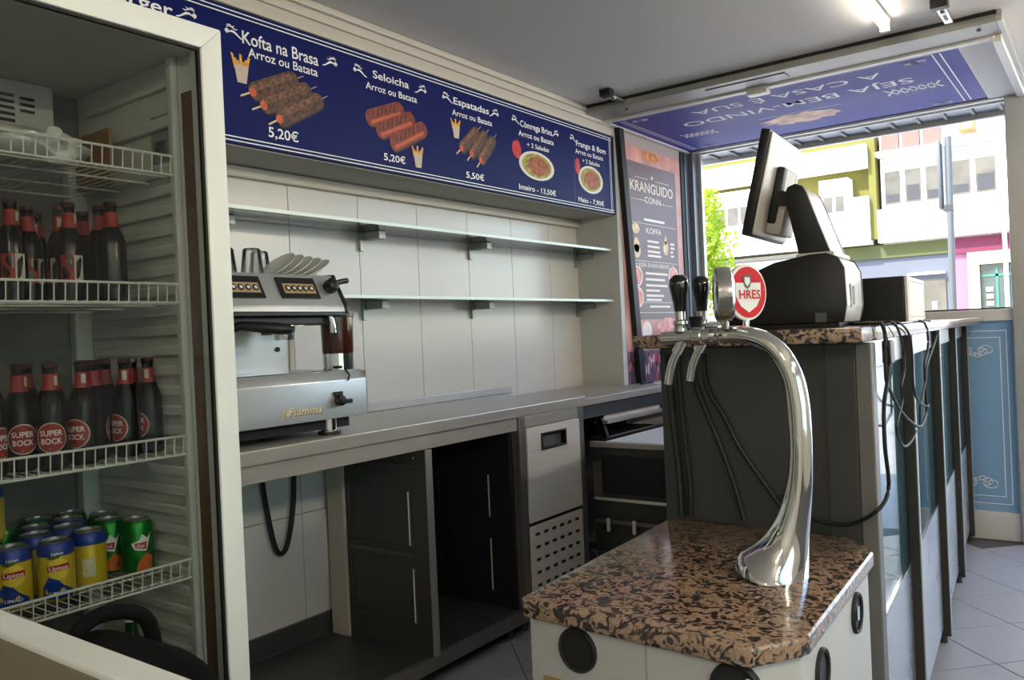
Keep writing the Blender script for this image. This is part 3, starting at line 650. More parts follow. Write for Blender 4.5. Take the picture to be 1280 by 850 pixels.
# warming drawer in the worktop 2 front
wd = thing('grill_hood', 'black open-fronted grill box tucked under the lower worktop', 'grill', (-2.2, 3.7, .67))
bx('back', mat('cab_black', (36, 39, 42), .5, .3), wd, -2.4, -2.38, 3.4, 4.02, .68, .80); bx('floor', mat('cab_black', (36, 39, 42), .5, .3), wd, -2.38, -1.97, 3.4, 4.02, .68, .69)
pk = MB(); pk.prism([(-1.96, .70), (-1.99, .70), (-2.02, .775), (-1.99, .79)], 'y', 3.40, 3.42); pk.build('cheek', BLACK, wd)
bx('lid', STEELH, wd, -2.03, -1.955, 3.40, 4.02, .762, .778, .002); bx('lid_face', STEEL, wd, -1.99, -1.986, 3.42, 4.02, .779, .802)
bx('front_bar', STEELD, wd, -1.975, -1.965, 3.42, 4.02, .692, .70, .002); bx('unit_side', mat('blue_grey_panel', (84, 92, 106), .4, .5), wd, -2.3, -1.99, 3.158, 3.236, .06, .80)

# black hose loop under the worktop
tag(MB().tube([(-2.44, 1.80, .82), (-2.44, 1.805, .7), (-2.44, 1.84, .50), (-2.44, 1.872, .455), (-2.44, 1.905, .50), (-2.44, 1.935, .64), (-2.44, 1.945, .82)], .009, 10, 6).build('drain_hose', RUBBER), 'black hose hanging in a loop under the worktop', 'hose')

# ================================================================== COFFEE MACHINE
cm = thing('coffee_machine', 'stainless two-group espresso machine on the worktop beside the fridge', 'coffee machine', (-2.15, 1.58, .915))
MS = mat('machine_steel', (190, 192, 190), .34, .65, noise=.06, nscale=5)
X0 = -1.97
lower = MB().prism([(X0, .967), (X0, 1.085), (X0-.02, 1.114), (-2.40, 1.114), (-2.40, .967)], 'y', 1.285, 1.877, .003)
base = lower.build('base_panel', MS, cm, ang=22)
bx('base_edge', STEELH, base, X0-.03, X0+.001, 1.873, 1.879, .97, 1.11, .001)
bx('underside', BLACK, cm, -2.38, -2.0, 1.31, 1.82, .935, .966)
for y in (1.36, 1.745):
    for x in (-2.01, -2.33):
        f = MB().lathe([(0, 0), (.034, 0), (.034, .012), (.024, .014), (.024, .052), (0, .052)], (x, y, .9155), 20).build('foot', CHROME, cm)
        MB().lathe([(0, -.0), (.036, 0), (.036, .011), (0, .0111)], (x, y, .9152), 20).build('foot_pad', BLACK, f)
bx('back_body', MS, cm, -2.40, -2.14, 1.285, 1.72, 1.1145, 1.30, .004)
bx('side_column', CREAM, cm, -2.139, -2.135, 1.705, 1.72, 1.12, 1.29)
bx('drip_grid', CHROMEB, cm, -2.13, -1.995, 1.30, 1.70, 1.1145, 1.118)
hp = MB().prism([(X0, 1.300), (X0-.005, 1.318), (X0-.06, 1.418), (-2.235, 1.424), (-2.235, 1.300)], 'y', 1.285, 1.80, .003)
head = hp.build('head', MS, cm, ang=22)
sp = MB().prism([(X0+.004, 1.295), (X0, 1.318), (X0-.058, 1.422), (-2.235, 1.428), (-2.235, 1.295)], 'y', 1.8005, 1.812, .002); sp.build('side_cheek', BLACK, cm)
bx('head_lower_edge', BLACK, head, -2.3, X0+.001, 1.286, 1.80, 1.288, 1.2995, .002)
bx('group_bar', BLACK, cm, -2.12, -2.0, 1.29, 1.79, 1.262, 1.2875, .004)
# panels on the sloped face
sl0 = Vector((X0-.005, 0, 1.318)); sl1 = Vector((X0-.06, 0, 1.418)); dS = (sl1-sl0); sn = Vector((dS.z, 0, -dS.x)).normalized()
def onslope(y, t, o=0): p = sl0 + dS*t + sn*o; return (p.x, y, p.z)
def slab(name, mt, par, y0, y1, t0, t1, o0, o1):
    b = MB(); v = [onslope(y, t, o) for o in (o0, o1) for y, t in ((y0, t0), (y1, t0), (y1, t1), (y0, t1))]
    b.add(v, [(3, 2, 1, 0), (4, 5, 6, 7), (0, 1, 5, 4), (1, 2, 6, 5), (2, 3, 7, 6), (3, 0, 4, 7)]); return b.build(name, mt, par)
GOLD = mat('brass_panel', (196, 172, 130), .35, .5)
for y0, y1 in ((1.352, 1.508), (1.568, 1.712)):
    kp = slab('key_panel', BLACK, cm, y0, y1, .22, .86, .0005, .006); slab('key_plate', GOLD, kp, y0+.014, y1-.012, .36, .66, .0061, .0075)
    for k in range(5):
        y = y0+.03+k*(y1-y0-.056)/4; c = Vector(onslope(y, .51, .0076))
        MB().lathe([(0, .0), (.0105, 0), (.0105, .0015), (0, .0018)], c, 16, sn).build('key', mat('key_brown', (52, 34, 22), .4), kp)
        MB().lathe([(0, .0), (.0055, 0), (0, .0008)], c+sn*.0018+Vector((0, .001, 0)), 10, sn).build('key_mark', WHITEP, kp)
kb = MB(); kb.lathe([(0, 0), (.022, 0), (.024, .012), (.02, .03), (.012, .036), (0, .036)], onslope(1.765, .58, .001), 18, sn); knob = kb.build('steam_knob', BLACK, cm)
MB().tube([onslope(1.765, .55, .03), onslope(1.79, .62, .032), onslope(1.825, .68, .03)], .009, 8).build('knob_lever', BLACK, knob)
for y in (1.40, 1.61):
    g = MB().lathe([(0, 0), (.03, 0), (.034, .012), (.034, .03), (0, .03)], (-2.04, y, 1.235), 22).build('group_head', CHROME, cm)
    MB().lathe([(0, 0), (.028, 0), (.03, .016), (0, .016)], (-2.04, y, 1.218), 20).build('basket', CHROMEB, g)
pf = MB().sweep([((-2.02, 1.40, 1.25), .012, .012), ((-1.99, 1.42, 1.262), .013, .013), ((-1.95, 1.46, 1.256), .016, .016), ((-1.92, 1.50, 1.25), .0175, .0175), ((-1.905, 1.522, 1.247), .015, .015), ((-1.898, 1.53, 1.246), .006, .006)], 14)
tag(pf.build('portafilter', BLACK, cm), 'black portafilter handle')
for y in (1.56, 1.66): MB().cyl((-2.03, y, 1.26), (-2.03, y, 1.289), .015, 14).build('nozzle_collar', CHROME, cm)
MB().tube([(-1.99, 1.752, 1.29), (-1.985, 1.755, 1.26), (-1.985, 1.757, 1.235)], .009, 10).build('steam_wand', CHROME, cm)
flat('badge', mat('badge_gold', (206, 178, 118), .4, .4), cm, [(-2.1385, 1.60, 1.235), (-2.1385, 1.705, 1.235), (-2.1385, 1.705, 1.262), (-2.1385, 1.60, 1.262)])
flat('badge_photo', mat('badge_dark', (70, 58, 36), .4, noise=.5, nscale=60), cm, [(-2.138, 1.602, 1.236), (-2.138, 1.64, 1.236), (-2.138, 1.64, 1.261), (-2.138, 1.602, 1.261)])
MB().lathe([(0, 0), (.008, 0), (.008, .004), (0, .005)], (-2.139, 1.66, 1.19), 12, (1, 0, 0)).build('gauge_hole', BLACK, cm)
LOGO = mat('gold_logo', (236, 220, 172), .4, .1)
place_text('Fiamma', mat('logo_shadow', (70, 54, 34), .5), cm, (X0+.0006, 1.624, .9905), (0, 1, 0), (0, 0, 1), width=.127, cap=.0245, shear=.25, bold=.03, name='logo_shadow')
place_text('Fiamma', LOGO, cm, (X0+.0012, 1.622, .992), (0, 1, 0), (0, 0, 1), width=.125, cap=.024, shear=.25, bold=.015, name='logo_lettering')
MB().tube([(X0+.0012, 1.535, .985), (X0+.0012, 1.54, 1.012), (X0+.0012, 1.553, .99), (X0+.0012, 1.56, 1.014)], .003, 6).build('logo_emblem', LOGO, cm)
ck = MB().lathe([(0, 0), (.017, 0), (.016, .02), (0, .022)], (X0, 1.752, 1.022), 16, (1, 0, 0)).build('power_knob', BLACK, cm)
bx('knob_grip', BLACK, ck, X0+.02, X0+.032, 1.742, 1.785, 1.012, 1.026, .003); bx('switch_plate', BLACK, cm, X0, X0+.006, 1.733, 1.768, 1.034, 1.05, .001)
MB().tube([(X0-.015, 1.80, 1.115), (X0+.003, 1.80, 1.10), (X0+.003, 1.795, 1.082)], .003, 6).build('tray_hook', BLACK, cm)
# cups on top
GLS = glassmat('drinking_glass', (252, 253, 252), 1.3, .02, .06)
rail = MB()
def glass_cup(x, y, label):
    g = MB().lathe([(.036, 0), (.035, .004), (.027, .076), (.022, .080), (0, .080), (0, .077), (.022, .077), (.033, .004), (.036, 0)], (x, y, 1.4245), 18).build('glass_cup', GLS)
    tag(g, label, 'glass', 'upturned glasses on the coffee machine')
glass_cup(-2.14, 1.58, 'upturned clear glass on the machine, nearest the saucers'); glass_cup(-2.17, 1.505, 'upturned clear glass on the machine, at the fridge edge'); glass_cup(-2.195, 1.65, 'upturned clear glass at the back of the machine top')
CER = mat('white_porcelain', (226, 224, 218), .25)
for k in range(3):
    c = MB().lathe([(0, .05), (.016, .05), (.028, .035), (.034, 0), (.031, 0), (.026, .03), (0, .046)], (-2.20, 1.55-.075*(k-1) if k < 0 else 1.725+.03*k*2.4, 1.4255), 18).build('coffee_cup', CER)
    tag(c, ['upturned white coffee cup right of the glasses', 'upturned white coffee cup in the middle of the row of cups', 'upturned white coffee cup nearest the saucers'][k], 'cup', 'white cups on the coffee machine')
for k in range(5):
    y = 1.70+k*.034; q = Vector((0, -.45, .9)).normalized()
    s = MB().lathe([(0, 0), (.03, 0), (.06, .012), (.061, .014), (.03, .004), (0, .003)], (-2.12, y-.03, 1.447-.002*k), 24, (0, -.62+.04*k, .78)).build('saucer', CER)
    tag(s, ['first', 'second', 'third', 'fourth', 'fifth'][k] + ' white saucer from the glasses in the tilted row on the machine', 'saucer', 'saucers on the coffee machine')
# brown hopper
ho = thing('coffee_container', 'brown translucent container with chrome base at the right end of the machine', 'container', (-2.06, 1.84, 1.1145))
BRG = mat('brown_glass', (58, 24, 12), .12, coat=.4, noise=.25, nscale=12)
MB().lathe([(0, .0535), (.05, .0535), (.051, .06), (.053, .17), (.053, .178), (0, .178)], (-2.06, 1.84, 1.1145), 28).build('hopper', BRG, ho)
MB().lathe([(.0535, .170), (.0555, .172), (.0555, .184), (0, .187)], (-2.06, 1.84, 1.1145), 28).build('lid', mat('dark_brown_lid', (46, 30, 24), .3), ho)
MB().lathe([(0, 0), (.05, 0), (.05, .053), (0, .053)], (-2.06, 1.84, 1.115), 28).build('base', CHROME, ho)
MB().tube([(-2.034, 1.793, 1.124), (-2.022, 1.801, 1.124), (-2.012, 1.812, 1.124)], .0045, 8).build('base_slot', BLACK, ho)

# ================================================================== DISPLAY FRIDGE
FS = .886; KF = (FS, Matrix.Translation((0, 0, .1368)) @ Matrix.Scale(FS, 4))
fr = thing('display_fridge', 'tall white glass-door drinks fridge at the left end of the worktop', 'fridge', (-2.1, .88, -.154))
LIN = mat('fridge_liner', (216, 217, 210), .5, noise=.04, nscale=4)
FY0, FY1 = .52, 1.232
bx('side_wall', WHITEM, fr, -2.44, -1.802, 1.192, FY1, .12, 1.97, .004); bx('side_wall', WHITEM, fr, -2.44, -1.802, FY0, .556, .12, 1.97, .004)
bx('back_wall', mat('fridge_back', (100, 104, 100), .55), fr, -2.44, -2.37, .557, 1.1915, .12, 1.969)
bx('top_wall', LIN, fr, -2.369, -1.802, .557, 1.1915, 1.93, 1.969); bx('bottom_wall', LIN, fr, -2.369, -1.802, .557, 1.1915, .12, .20)
bx('plinth', DARKM, fr, -2.42, -1.82, FY0+.02, FY1-.02, -.154, .1195)
lin_ = bx('liner', LIN, fr, -2.365, -1.86, 1.180, 1.1915, .2005, 1.929, .002)
bx('back_liner_post', LIN, lin_, -2.368, -2.33, 1.13, 1.18, .2005, 1.78, .006)
bx('front_jamb', LIN, fr, -1.885, -1.86, 1.160, 1.1795, .2005, 1.929, .006)
bx('side_strip', mat('brown_reflection', (104, 72, 46), .5, noise=.2, nscale=10), fr, -1.8595, -1.803, 1.186, 1.1915, .25, 1.84)  # reflection in the door glass, built as a brown strip
zs = .28
while zs < 1.68:
    bx('shelf_ridge', LIN, lin_, -2.30, -1.875, 1.160, 1.1798, zs, zs+.026, .006); zs += .0505
bx('upper_ledge', LIN, lin_, -2.30, -1.875, 1.160, 1.1798, 1.76, 1.79, .008); bx('upper_ledge', LIN, lin_, -2.30, -1.875, 1.165, 1.1798, 1.86, 1.875, .006)
lb = bx('label_sticker', mat('grey_sticker', (150, 152, 148), .5), lin_, -1.985, -1.90, 1.1755, 1.1798, 1.68, 1.80)
bx('sticker_print', mat('sticker_dark', (96, 98, 94), .5, noise=.5, nscale=90), lb, -1.97, -1.92, 1.1745, 1.1754, 1.70, 1.735)
ev = bx('evaporator', mat('evap_grey', (190, 194, 188), .5), fr, -2.3695, -2.30, .558, 1.085, 1.79, 1.928, .006)
sb = MB()
for j in range(5): sb.box(-2.3005, -2.2985, .60, .985, 1.815+j*.0165, 1.823+j*.0165, .0008, 1)
for j in range(3): sb.box(-2.3005, -2.2985, .998, 1.035, 1.845+j*.0165, 1.853+j*.0165, .0008, 1)
sb.build('vent_slots', BLACK, ev)
# door
XD0, XD1 = -1.80, -1.75
door = MB().prism([(1.176, .12), (1.232, .06), (1.232, 1.982), (1.176, 1.926)], 'x', XD0, XD1, .002).build('door', WHITEM, fr)
MB().prism([(.576, .12), (.52, .06), (.52, 1.982), (.576, 1.926)], 'x', XD0, XD1, .002).build('stile', WHITEM, door)
MB().prism([(.576, 1.9265), (.52, 1.9825), (1.232, 1.9825), (1.176, 1.9265)], 'x', XD0, XD1, .002).build('rail', WHITEM, door)
MB().prism([(.576, .1195), (.52, .0595), (1.232, .0595), (1.176, .1195)], 'x', XD0, XD1, .002).build('rail', WHITEM, door)
g = MB()
for a, b, c, d in ((.576, .582, .12, 1.926), (1.170, 1.176, .12, 1.926), (.582, 1.170, .12, .126), (.582, 1.170, 1.920, 1.926)): g.box(-1.768, -1.757, a, b, c, d)
g.build('seal', RUBBER, door)
bx('glass', glassmat('door_glass', (234, 235, 233), .45, 0, .0), door, -1.765, -1.762, .582, 1.170, .126, 1.920)
# wire shelves
WIRE = mat('white_wire', (226, 228, 220), .4)
SHZ = (1.638, 1.322, .946, .640)
for k, z in enumerate(SHZ):
    sh = thing('wire_shelf', '%s white wire shelf in the fridge' % ['topmost', 'second', 'third', 'lowest'][k], 'shelf', (-2.1, .88, z))
    b = MB()
    for i in range(25):
        y = .572+i*.0243; b.tube([(-2.32, y, z), (-1.872, y, z), (-1.868, y, z+.042)], .0016, 5)
    b.build('wires', WIRE, sh)
    c = MB()
    for x in (-2.30, -2.15, -2.0, -1.90): c.tube([(x, .56, z-.004), (x, 1.172, z-.004)], .0026, 6)
    c.tube([(-1.868, .56, z+.043), (-1.868, 1.172, z+.043)], .0032, 6); c.tube([(-1.870, .56, z-.003), (-1.870, 1.172, z-.003)], .003, 6)
    c.build('cross_wires', WIRE, sh)

# ---- bottles
BG = mat('dark_bottle_glass', (7, 5, 4), .16, spec=.3); REDL = mat('red_label', (150, 36, 30), .45, noise=.1, nscale=30); CAPM = mat('bottle_cap', (60, 22, 20), .35, .6)
CRL = mat('cream_label', (206, 198, 184), .5)
def wrap(me, r, a0=0):
    for v in me.vertices:
        a = v.co.x/r + a0; v.co = Vector((r*math.sin(a), -r*math.cos(a), v.co.y))
def cyl_patch(name, mt, parent, poly, r, a0=0, sub=3):
    """printed patch bent round a cylinder; poly is (u, v) in metres"""
    bm = bmesh.new(); bm.faces.new([bm.verts.new((u, v, 0)) for u, v in poly])
    bmesh.ops.triangulate(bm, faces=bm.faces[:])
    for _ in range(sub): bmesh.ops.subdivide_edges(bm, edges=[e for e in bm.edges if e.calc_length() > .008], cuts=1)
    bmesh.ops.triangulate(bm, faces=bm.faces[:])
    me = bpy.data.meshes.new(name); bm.to_mesh(me); bm.free(); wrap(me, r, a0); me.materials.append(mt); me.transform(Matrix.Scale(KF[0], 4))
    me.polygons.foreach_set('use_smooth', [True]*len(me.polygons))
    return link(name, me, parent)
def cyl_text(s, mt, parent, u, v, r, width, cap, a0=0, bold=.015):
    me = text_mesh(s, width=width, cap=cap, bold=bold)
    for vv in me.vertices: vv.co.x += u; vv.co.y += v
    wrap(me, r, a0); me.materials.clear(); me.materials.append(mt); me.transform(Matrix.Scale(KF[0], 4)); return link('lettering', me, parent)
circ = lambda cx, cy, rx, ry=None, n=28: [(cx+rx*math.cos(2*PI*i/n), cy+(ry or rx)*math.sin(2*PI*i/n)) for i in range(n)]
RB = .0315
def make_bottle(front):
    t = thing('beer_bottle', 'x', 'bottle'); WM[t.name] = Matrix.Identity(4)
    MB().lathe([(0, .003), (.027, 0), (RB, .006), (RB, .135), (.029, .15), (.018, .178), (.0145, .192), (.0135, .222), (.0145, .224), (.0145, .231), (0, .231)], n=20).build('glass', BG, t, True)
    MB().lathe([(.0192, .176), (.0160, .188), (.0148, .196), (.0146, .212), (.0140, .2121)], n=20).build('neck_label', REDL, t, True)
    MB().lathe([(.0148, .226), (.0155, .228), (.0145, .236), (.010, .238), (0, .238)], n=20).build('cap', CAPM, t, True)
    cyl_patch('neck_tag', CRL, t, [(-.005, .178), (.005, .178), (.005, .208), (-.005, .208)], .0166, .9)
    if front == 'round':
        l = cyl_patch('label', CRL, t, circ(0, .072, .0335), RB+.0004); cyl_patch('label_disc', REDL, l, circ(0, .072, .0312), RB+.0008)
        cyl_text('SUPER', PRINTW, l, 0, .0765, RB+.0013, .047, .0125); cyl_text('BOCK', PRINTW, l, 0, .0585, RB+.0013, .043, .0125)
    else:
        l = cyl_patch('label', REDL, t, [(-.026, .05), (.004, .05), (.004, .11), (-.026, .11)], RB+.0004); cyl_patch('label_panel', CRL, l, [(.004, .05), (.026, .05), (.026, .11), (.004, .11)], RB+.0004)
        cyl_patch('label_print', mat('label_black', (40, 38, 36), .5), l, [(.008, .06), (.016, .06), (.02, .085), (.012, .10), (.008, .09)], RB+.0008)
    return t
ORD = ['first', 'second', 'third', 'fourth', 'fifth', 'sixth', 'seventh', 'eighth', 'ninth', 'tenth', 'eleventh', 'twelfth']
def put(proto, used, loc, rz, label, group, sc_=1):
    o = proto if not used[0] else copy_tree(proto); used[0] = True
    o.location = KF[1] @ Vector(loc); o.rotation_euler = (0, 0, rz); o['label'] = label; o['group'] = group
    return o
pr = make_bottle('square'); us = [False]
face = 1.10       # rotation that turns a label towards the photographer
S2 = [(-2.02, .845, .1), (-2.10, .915, .6), (-2.19, .975, -1), (-2.06, .972, -.9), (-1.995, .962, .15), (-2.10, 1.048, 2), (-2.0, 1.038, 1.5), (-1.93, 1.03, 2.4)]
for k, (x, y, a) in enumerate(S2): put(pr, us, (x, y, 1.325), face+a, ORD[k]+' dark bottle from the left on the second fridge shelf', 'bottles on the second fridge shelf')
for k, (x, y) in enumerate([(-2.12, .80), (-2.24, .86), (-2.28, .95)]): put(pr, us, (x, y, 1.325), 2+k, ORD[k]+' dark bottle from the left in the back row of the second fridge shelf', 'bottles on the second fridge shelf')
pr2 = make_bottle('round'); us = [False]
S3 = [(-1.93, .745, .9), (-1.965, .822, .22), (-1.92, .868, .0), (-1.99, .905, 2.5), (-1.935, .945, -.6), (-1.985, .995, 2.0), (-2.03, 1.05, 2.4), (-1.955, 1.06, -1.0), (-2.03, 1.118, 2.6), (-1.965, 1.125, -1.15)]
for k, (x, y, a) in enumerate(S3): put(pr2, us, (x, y, .949), face+a, ORD[k]+' dark beer bottle from the left on the third fridge shelf', 'beer bottles on the third fridge shelf')
for k in range(6): put(pr2, us, (-2.09-.03*(k % 2), .76+k*.066, .949), 2.3+k, ORD[k]+' dark beer bottle from the left in the back row of the third fridge shelf', 'beer bottles on the third fridge shelf')
# ---- cans
RC, HC = .0385, .136
LID = mat('can_lid', (170, 172, 170), .3, .9)
def can_base(t, mt):
    body = MB().lathe([(0, .002), (.029, 0), (RC, .010), (RC, HC-.016), (RC-.006, HC-.004)], n=28).build('can_body', mt, t, True)
    lid = MB().lathe([(RC-.006, HC-.005), (RC-.0055, HC), (RC-.009, HC), (RC-.0095, HC-.005), (0, HC-.005)], n=28).build('lid', LID, t, True)
    MB().box(-.008, .008, -.016, .012, HC-.0045, HC-.003, .001).build('tab', LID, lid, True)
    return body
YEL = mat('can_yellow', (206, 180, 30), .3, .2, noise=.06, nscale=20); BLU = mat('can_blue', (24, 58, 150), .3, .2); RED = mat('can_red', (180, 24, 28), .35); GRN = mat('can_green', (16, 120, 34), .25, .5)
LYEL = mat('can_light_yellow', (236, 206, 60), .35)
def lipton():
    t = thing('tea_can', 'x', 'can'); b = can_base(t, YEL); r = RC
    MB().lathe([(r+.0003, HC-.033), (r+.0004, HC-.016), (r-.0055, HC-.0042)], n=28).build('top_band', BLU, t, True)
    cyl_patch('swoosh', BLU, b, [(-.034, .008), (.034, .008), (.034, .022), (.012, .036), (.0, .05), (-.02, .058), (-.034, .034)], r+.0004)
    cyl_patch('leaf', mat('can_leaf', (70, 90, 30), .4), b, [(-.024, .10), (-.004, .094), (.008, .104), (-.008, .108)], r+.0004)
    cyl_patch('logo_disc', LYEL, b, circ(.002, .075, .024), r+.0008)
    cyl_patch('logo_banner', RED, b, [(-.022, .069), (.025, .072), (.025, .086), (-.022, .083)], r+.0012)
    cyl_text('Lipton', PRINTW, b, .0015, .0725, r+.0016, .04, .010)
    cyl_text('LIMÃO', PRINTW, b, .0, .018, r+.0009, .036, .007); cyl_text('Lipton', PRINTW, t, 0, HC-.029, r+.0009, .024, .007)
    cyl_patch('barcode_panel', CRL, b, [(-.014, .03), (.014, .03), (.014, .072), (-.014, .072)], r+.0006, 2.3)
    b2 = MB()
    return t
def green_can():
    t = thing('soda_can', 'x', 'can'); b = can_base(t, GRN); r = RC
    cyl_patch('orange_panel', mat('can_orange', (206, 100, 36), .4, noise=.2, nscale=30), b, [(-.01, .008), (.03, .008), (.034, .04), (.014, .052), (-.004, .03)], r+.0004)
    cyl_patch('white_flash', PRINTW, b, [(-.012, .062), (.016, .056), (.03, .10), (.02, .088), (.006, .1), (.0, .086), (-.02, .078)], r+.0004)
    cyl_patch('red_logo', RED, b, [(-.010, .066), (.016, .061), (.018, .08), (-.012, .078)], r+.0008); cyl_text('Gui', PRINTW, b, .002, .067, r+.0012, .018, .009)
    return t
lp = lipton(); us = [False]
for (x, y, a, z, lb) in [(-2.015, .812, .1, 0, 'yellow and blue tea can at the left edge of the lowest fridge shelf'), (-1.985, .893, .12, 0, 'frontmost yellow and blue tea can in the middle of the lowest fridge shelf'),
    (-2.02, .985, -2.3, 0, 'yellow tea can turned to its back, beside the green cans'), (-2.10, .90, 1, 0, 'tea can in the second row behind the frontmost one'), (-2.12, .985, .6, 0, 'tea can in the second row behind the turned one'),
    (-2.19, .94, .3, 0, 'tea can in the third row of the lowest fridge shelf'), (-2.115, .79, .3, 0, 'tea can behind the left edge one, carrying another can'), (-2.10, .795, -2.0, HC+.0005, 'yellow tea can stacked on top of another at the left edge'),
    (-2.215, 1.03, .3, 0, 'tea can at the back, next to the green cans')]:
    put(lp, us, (x, y, .643+z), face+a, lb, 'tea cans on the lowest fridge shelf')
gp_ = green_can(); us = [False]
for (x, y, a, lb) in [(-2.10, 1.08, -.2, 'green soda can left of the front green one, beside the yellow cans'), (-2.03, 1.113, .1, 'front green soda can at the right end of the lowest shelf'), (-2.19, 1.11, .3, 'green soda can right behind the front green one'),
    (-2.28, .90, 1, 'green soda can in the dark back row, left'), (-2.29, .99, 1, 'green soda can in the dark back row, middle'), (-2.29, 1.075, 1, 'green soda can in the dark back row, right')]:
    put(gp_, us, (x, y, .643), face+a, lb, 'green cans on the lowest fridge shelf')
# ---- green bottles at the bottom
GB = mat('green_bottle', (14, 52, 34), .12, coat=.4)
for k, (x, y, h) in enumerate([(-1.97, 1.055, .37), (-2.03, .985, .33), (-2.0, .86, .30)]):
    t = thing('water_bottle', ['green bottle with white cap standing tallest at the fridge bottom', 'green bottle with white cap left of the tallest one', 'green bottle behind the bag at the fridge bottom'][k], 'bottle', (x, y, .2005), 0, 'green bottles at the fridge bottom')
    MB().lathe([(0, 0), (.036, 0), (.04, .01), (.04, h*.58), (.032, h*.70), (.015, h*.86), (.0135, h*.93), (0, h*.93)], (x, y, .2005), 22).build('glass', GB, t)
    MB().lathe([(0, h*.93), (.018, h*.93), (.018, h), (0, h*1.005)], (x, y, .2007), 20).build('cap', WHITEP, t)
# ---- silver bag on the top shelf
sv = thing('foil_bag', 'crumpled silver foil bag with white spout on the top fridge shelf', 'bag', (-1.98, .82, 1.64))
bm = bmesh.new(); bmesh.ops.create_icosphere(bm, subdivisions=4, radius=1)
for v in bm.verts:
    p = v.co.copy(); n = math.sin(9*p.x+4*p.y)*math.cos(7*p.y-5*p.z)+.6*math.sin(17*p.y+11*p.z)
    q = Vector((p.x*.12, p.y*.20, max(p.z, -.55)*.045 + .026)) * (1+.07*n)
    q.z *= 1+.5*max(0, p.y)**3
    v.co = Vector((-1.99, .80, 1.643)) + q
    v.co.z = max(v.co.z, 1.642)
MB().merge(bm).build('foil', mat('foil', (228, 229, 228), .3, .45, bump=.6, bscale=22), sv)
MB().lathe([(.052, 0), (.046, .014), (.026, .024), (.016, .026), (.016, .05), (.012, .053), (0, .053)], (-1.93, .905, 1.672), 24, (.75, -.28, .6)).build('spout', WHITEP, sv)
cardb = bx('cardboard_sheet', mat('cardboard', (150, 112, 70), .8, noise=.1, nscale=10), None, -2.28, -2.10, 1.125, 1.135, 1.645, 1.79)
tag(cardb, 'brown cardboard piece standing at the back of the top fridge shelf', 'cardboard')

KF = None
# ================================================================== NEAR CHEST AND BAG
ch = thing('chest_counter', 'low chest with white rim and brown-grey top at the bottom left corner', 'chest', (-1.2, .2, 0))
CZ = .80
bx('body', WHITEM, ch, -1.50, -.47, -.35, .545, 0, CZ-.03, .006)
bx('rim', WHITEM, ch, -1.52, -.45, .516, .566, CZ-.0295, CZ, .004); bx('rim', WHITEM, ch, -1.52, -.45, -.37, -.315, CZ-.0295, CZ, .004)
bx('top', mat('taupe_lid', (110, 100, 84), .4, noise=.1, nscale=6), ch, -1.515, -.455, -.3145, .5155, CZ-.0295, CZ-.008, .002)
bg_ = thing('black_bag', 'black bag with an arched handle standing before the fridge door', 'bag', (-1.43, .80, 0))
FAB = mat('black_fabric', (5, 5, 6), .85, spec=.2)
bm = bmesh.new(); bmesh.ops.create_icosphere(bm, subdivisions=4, radius=1)
for v in bm.verts:
    p = v.co; s = lambda q: math.copysign(abs(q)**.55, q)
    z = s(p.z); y = s(p.y)
    v.co = Vector((-1.435+s(p.x)*.085, .80+y*.155, .33+z*.33 + (.02-y*.09 if z > 0 else 0)))
    v.co.z = max(v.co.z, .003)
MB().merge(bm).build('body', FAB, bg_)
MB().tube([(-1.435, .655, .65), (-1.435, .665, .715), (-1.435, .70, .745), (-1.435, .755, .742), (-1.435, .80, .71), (-1.435, .815, .62)], .014, 12, 6).build('handle', FAB, bg_)

# ================================================================== BAR COUNTER
SK = -.0727                       # the counter runs slightly askew to the wall
YN, YF = 1.80, 4.985
def cx(y, off=0): return -.407 + (y-1.80)*SK + off          # outer line of the pilasters on the customers side
bc = thing('bar_counter', 'dark steel bar counter with granite top and glazed blue front', 'counter', (-.65, 3.3, 0))
WB = .475
BW = MB()
BW.add([(cx(YN)-.039, YN+.012, .06), (cx(YF)-.039, YF, .06), (cx(YF)-WB, YF, .06), (cx(YN)-WB, YN+.012, .06), (cx(YN)-.039, YN+.012, 1.154), (cx(YF)-.039, YF, 1.154), (cx(YF)-WB, YF, 1.154), (cx(YN)-WB, YN+.012, 1.154)],
    [(3, 2, 1, 0), (4, 5, 6, 7), (0, 1, 5, 4), (1, 2, 6, 5), (2, 3, 7, 6), (3, 0, 4, 7)])
BW.build('body', SHEET, bc)
bx('end_panel', DARKM, bc, -.884, -.50, YN, YN+.012, .03, 1.153, .002)
bx('end_panel_fold', DARKM, bc, -.4995, -.438, YN-.006, YN+.012, .03, 1.153, .002)
bx('end_post', STEELD, bc, -.4375, -.405, YN-.008, YN+.03, 0, 1.153, .003)
def quad_strip(name, mt, par, y0, y1, o0, o1, z0, z1):
    b = MB(); b.add([(cx(y0, o1), y0, z0), (cx(y1, o1), y1, z0), (cx(y1, o0), y1, z0), (cx(y0, o0), y0, z0), (cx(y0, o1), y0, z1), (cx(y1, o1), y1, z1), (cx(y1, o0), y1, z1), (cx(y0, o0), y0, z1)],
        [(3, 2, 1, 0), (4, 5, 6, 7), (0, 1, 5, 4), (1, 2, 6, 5), (2, 3, 7, 6), (3, 0, 4, 7)]); return b.build(name, mt, par, ang=20)
PIL = mat('pilaster_dark', (62, 60, 56), .4, .5)
PY = [1.815, 2.53, 3.36, 4.15, 4.95]
FRNT = mat('front_steel', (186, 188, 194), .28, .85, noise=.06, nscale=5)
TEAL = mat('teal_print', (140, 188, 204), .4, noise=.05, nscale=4)
PG = glassmat('panel_glass', (245, 250, 250), .75, .0, .0)
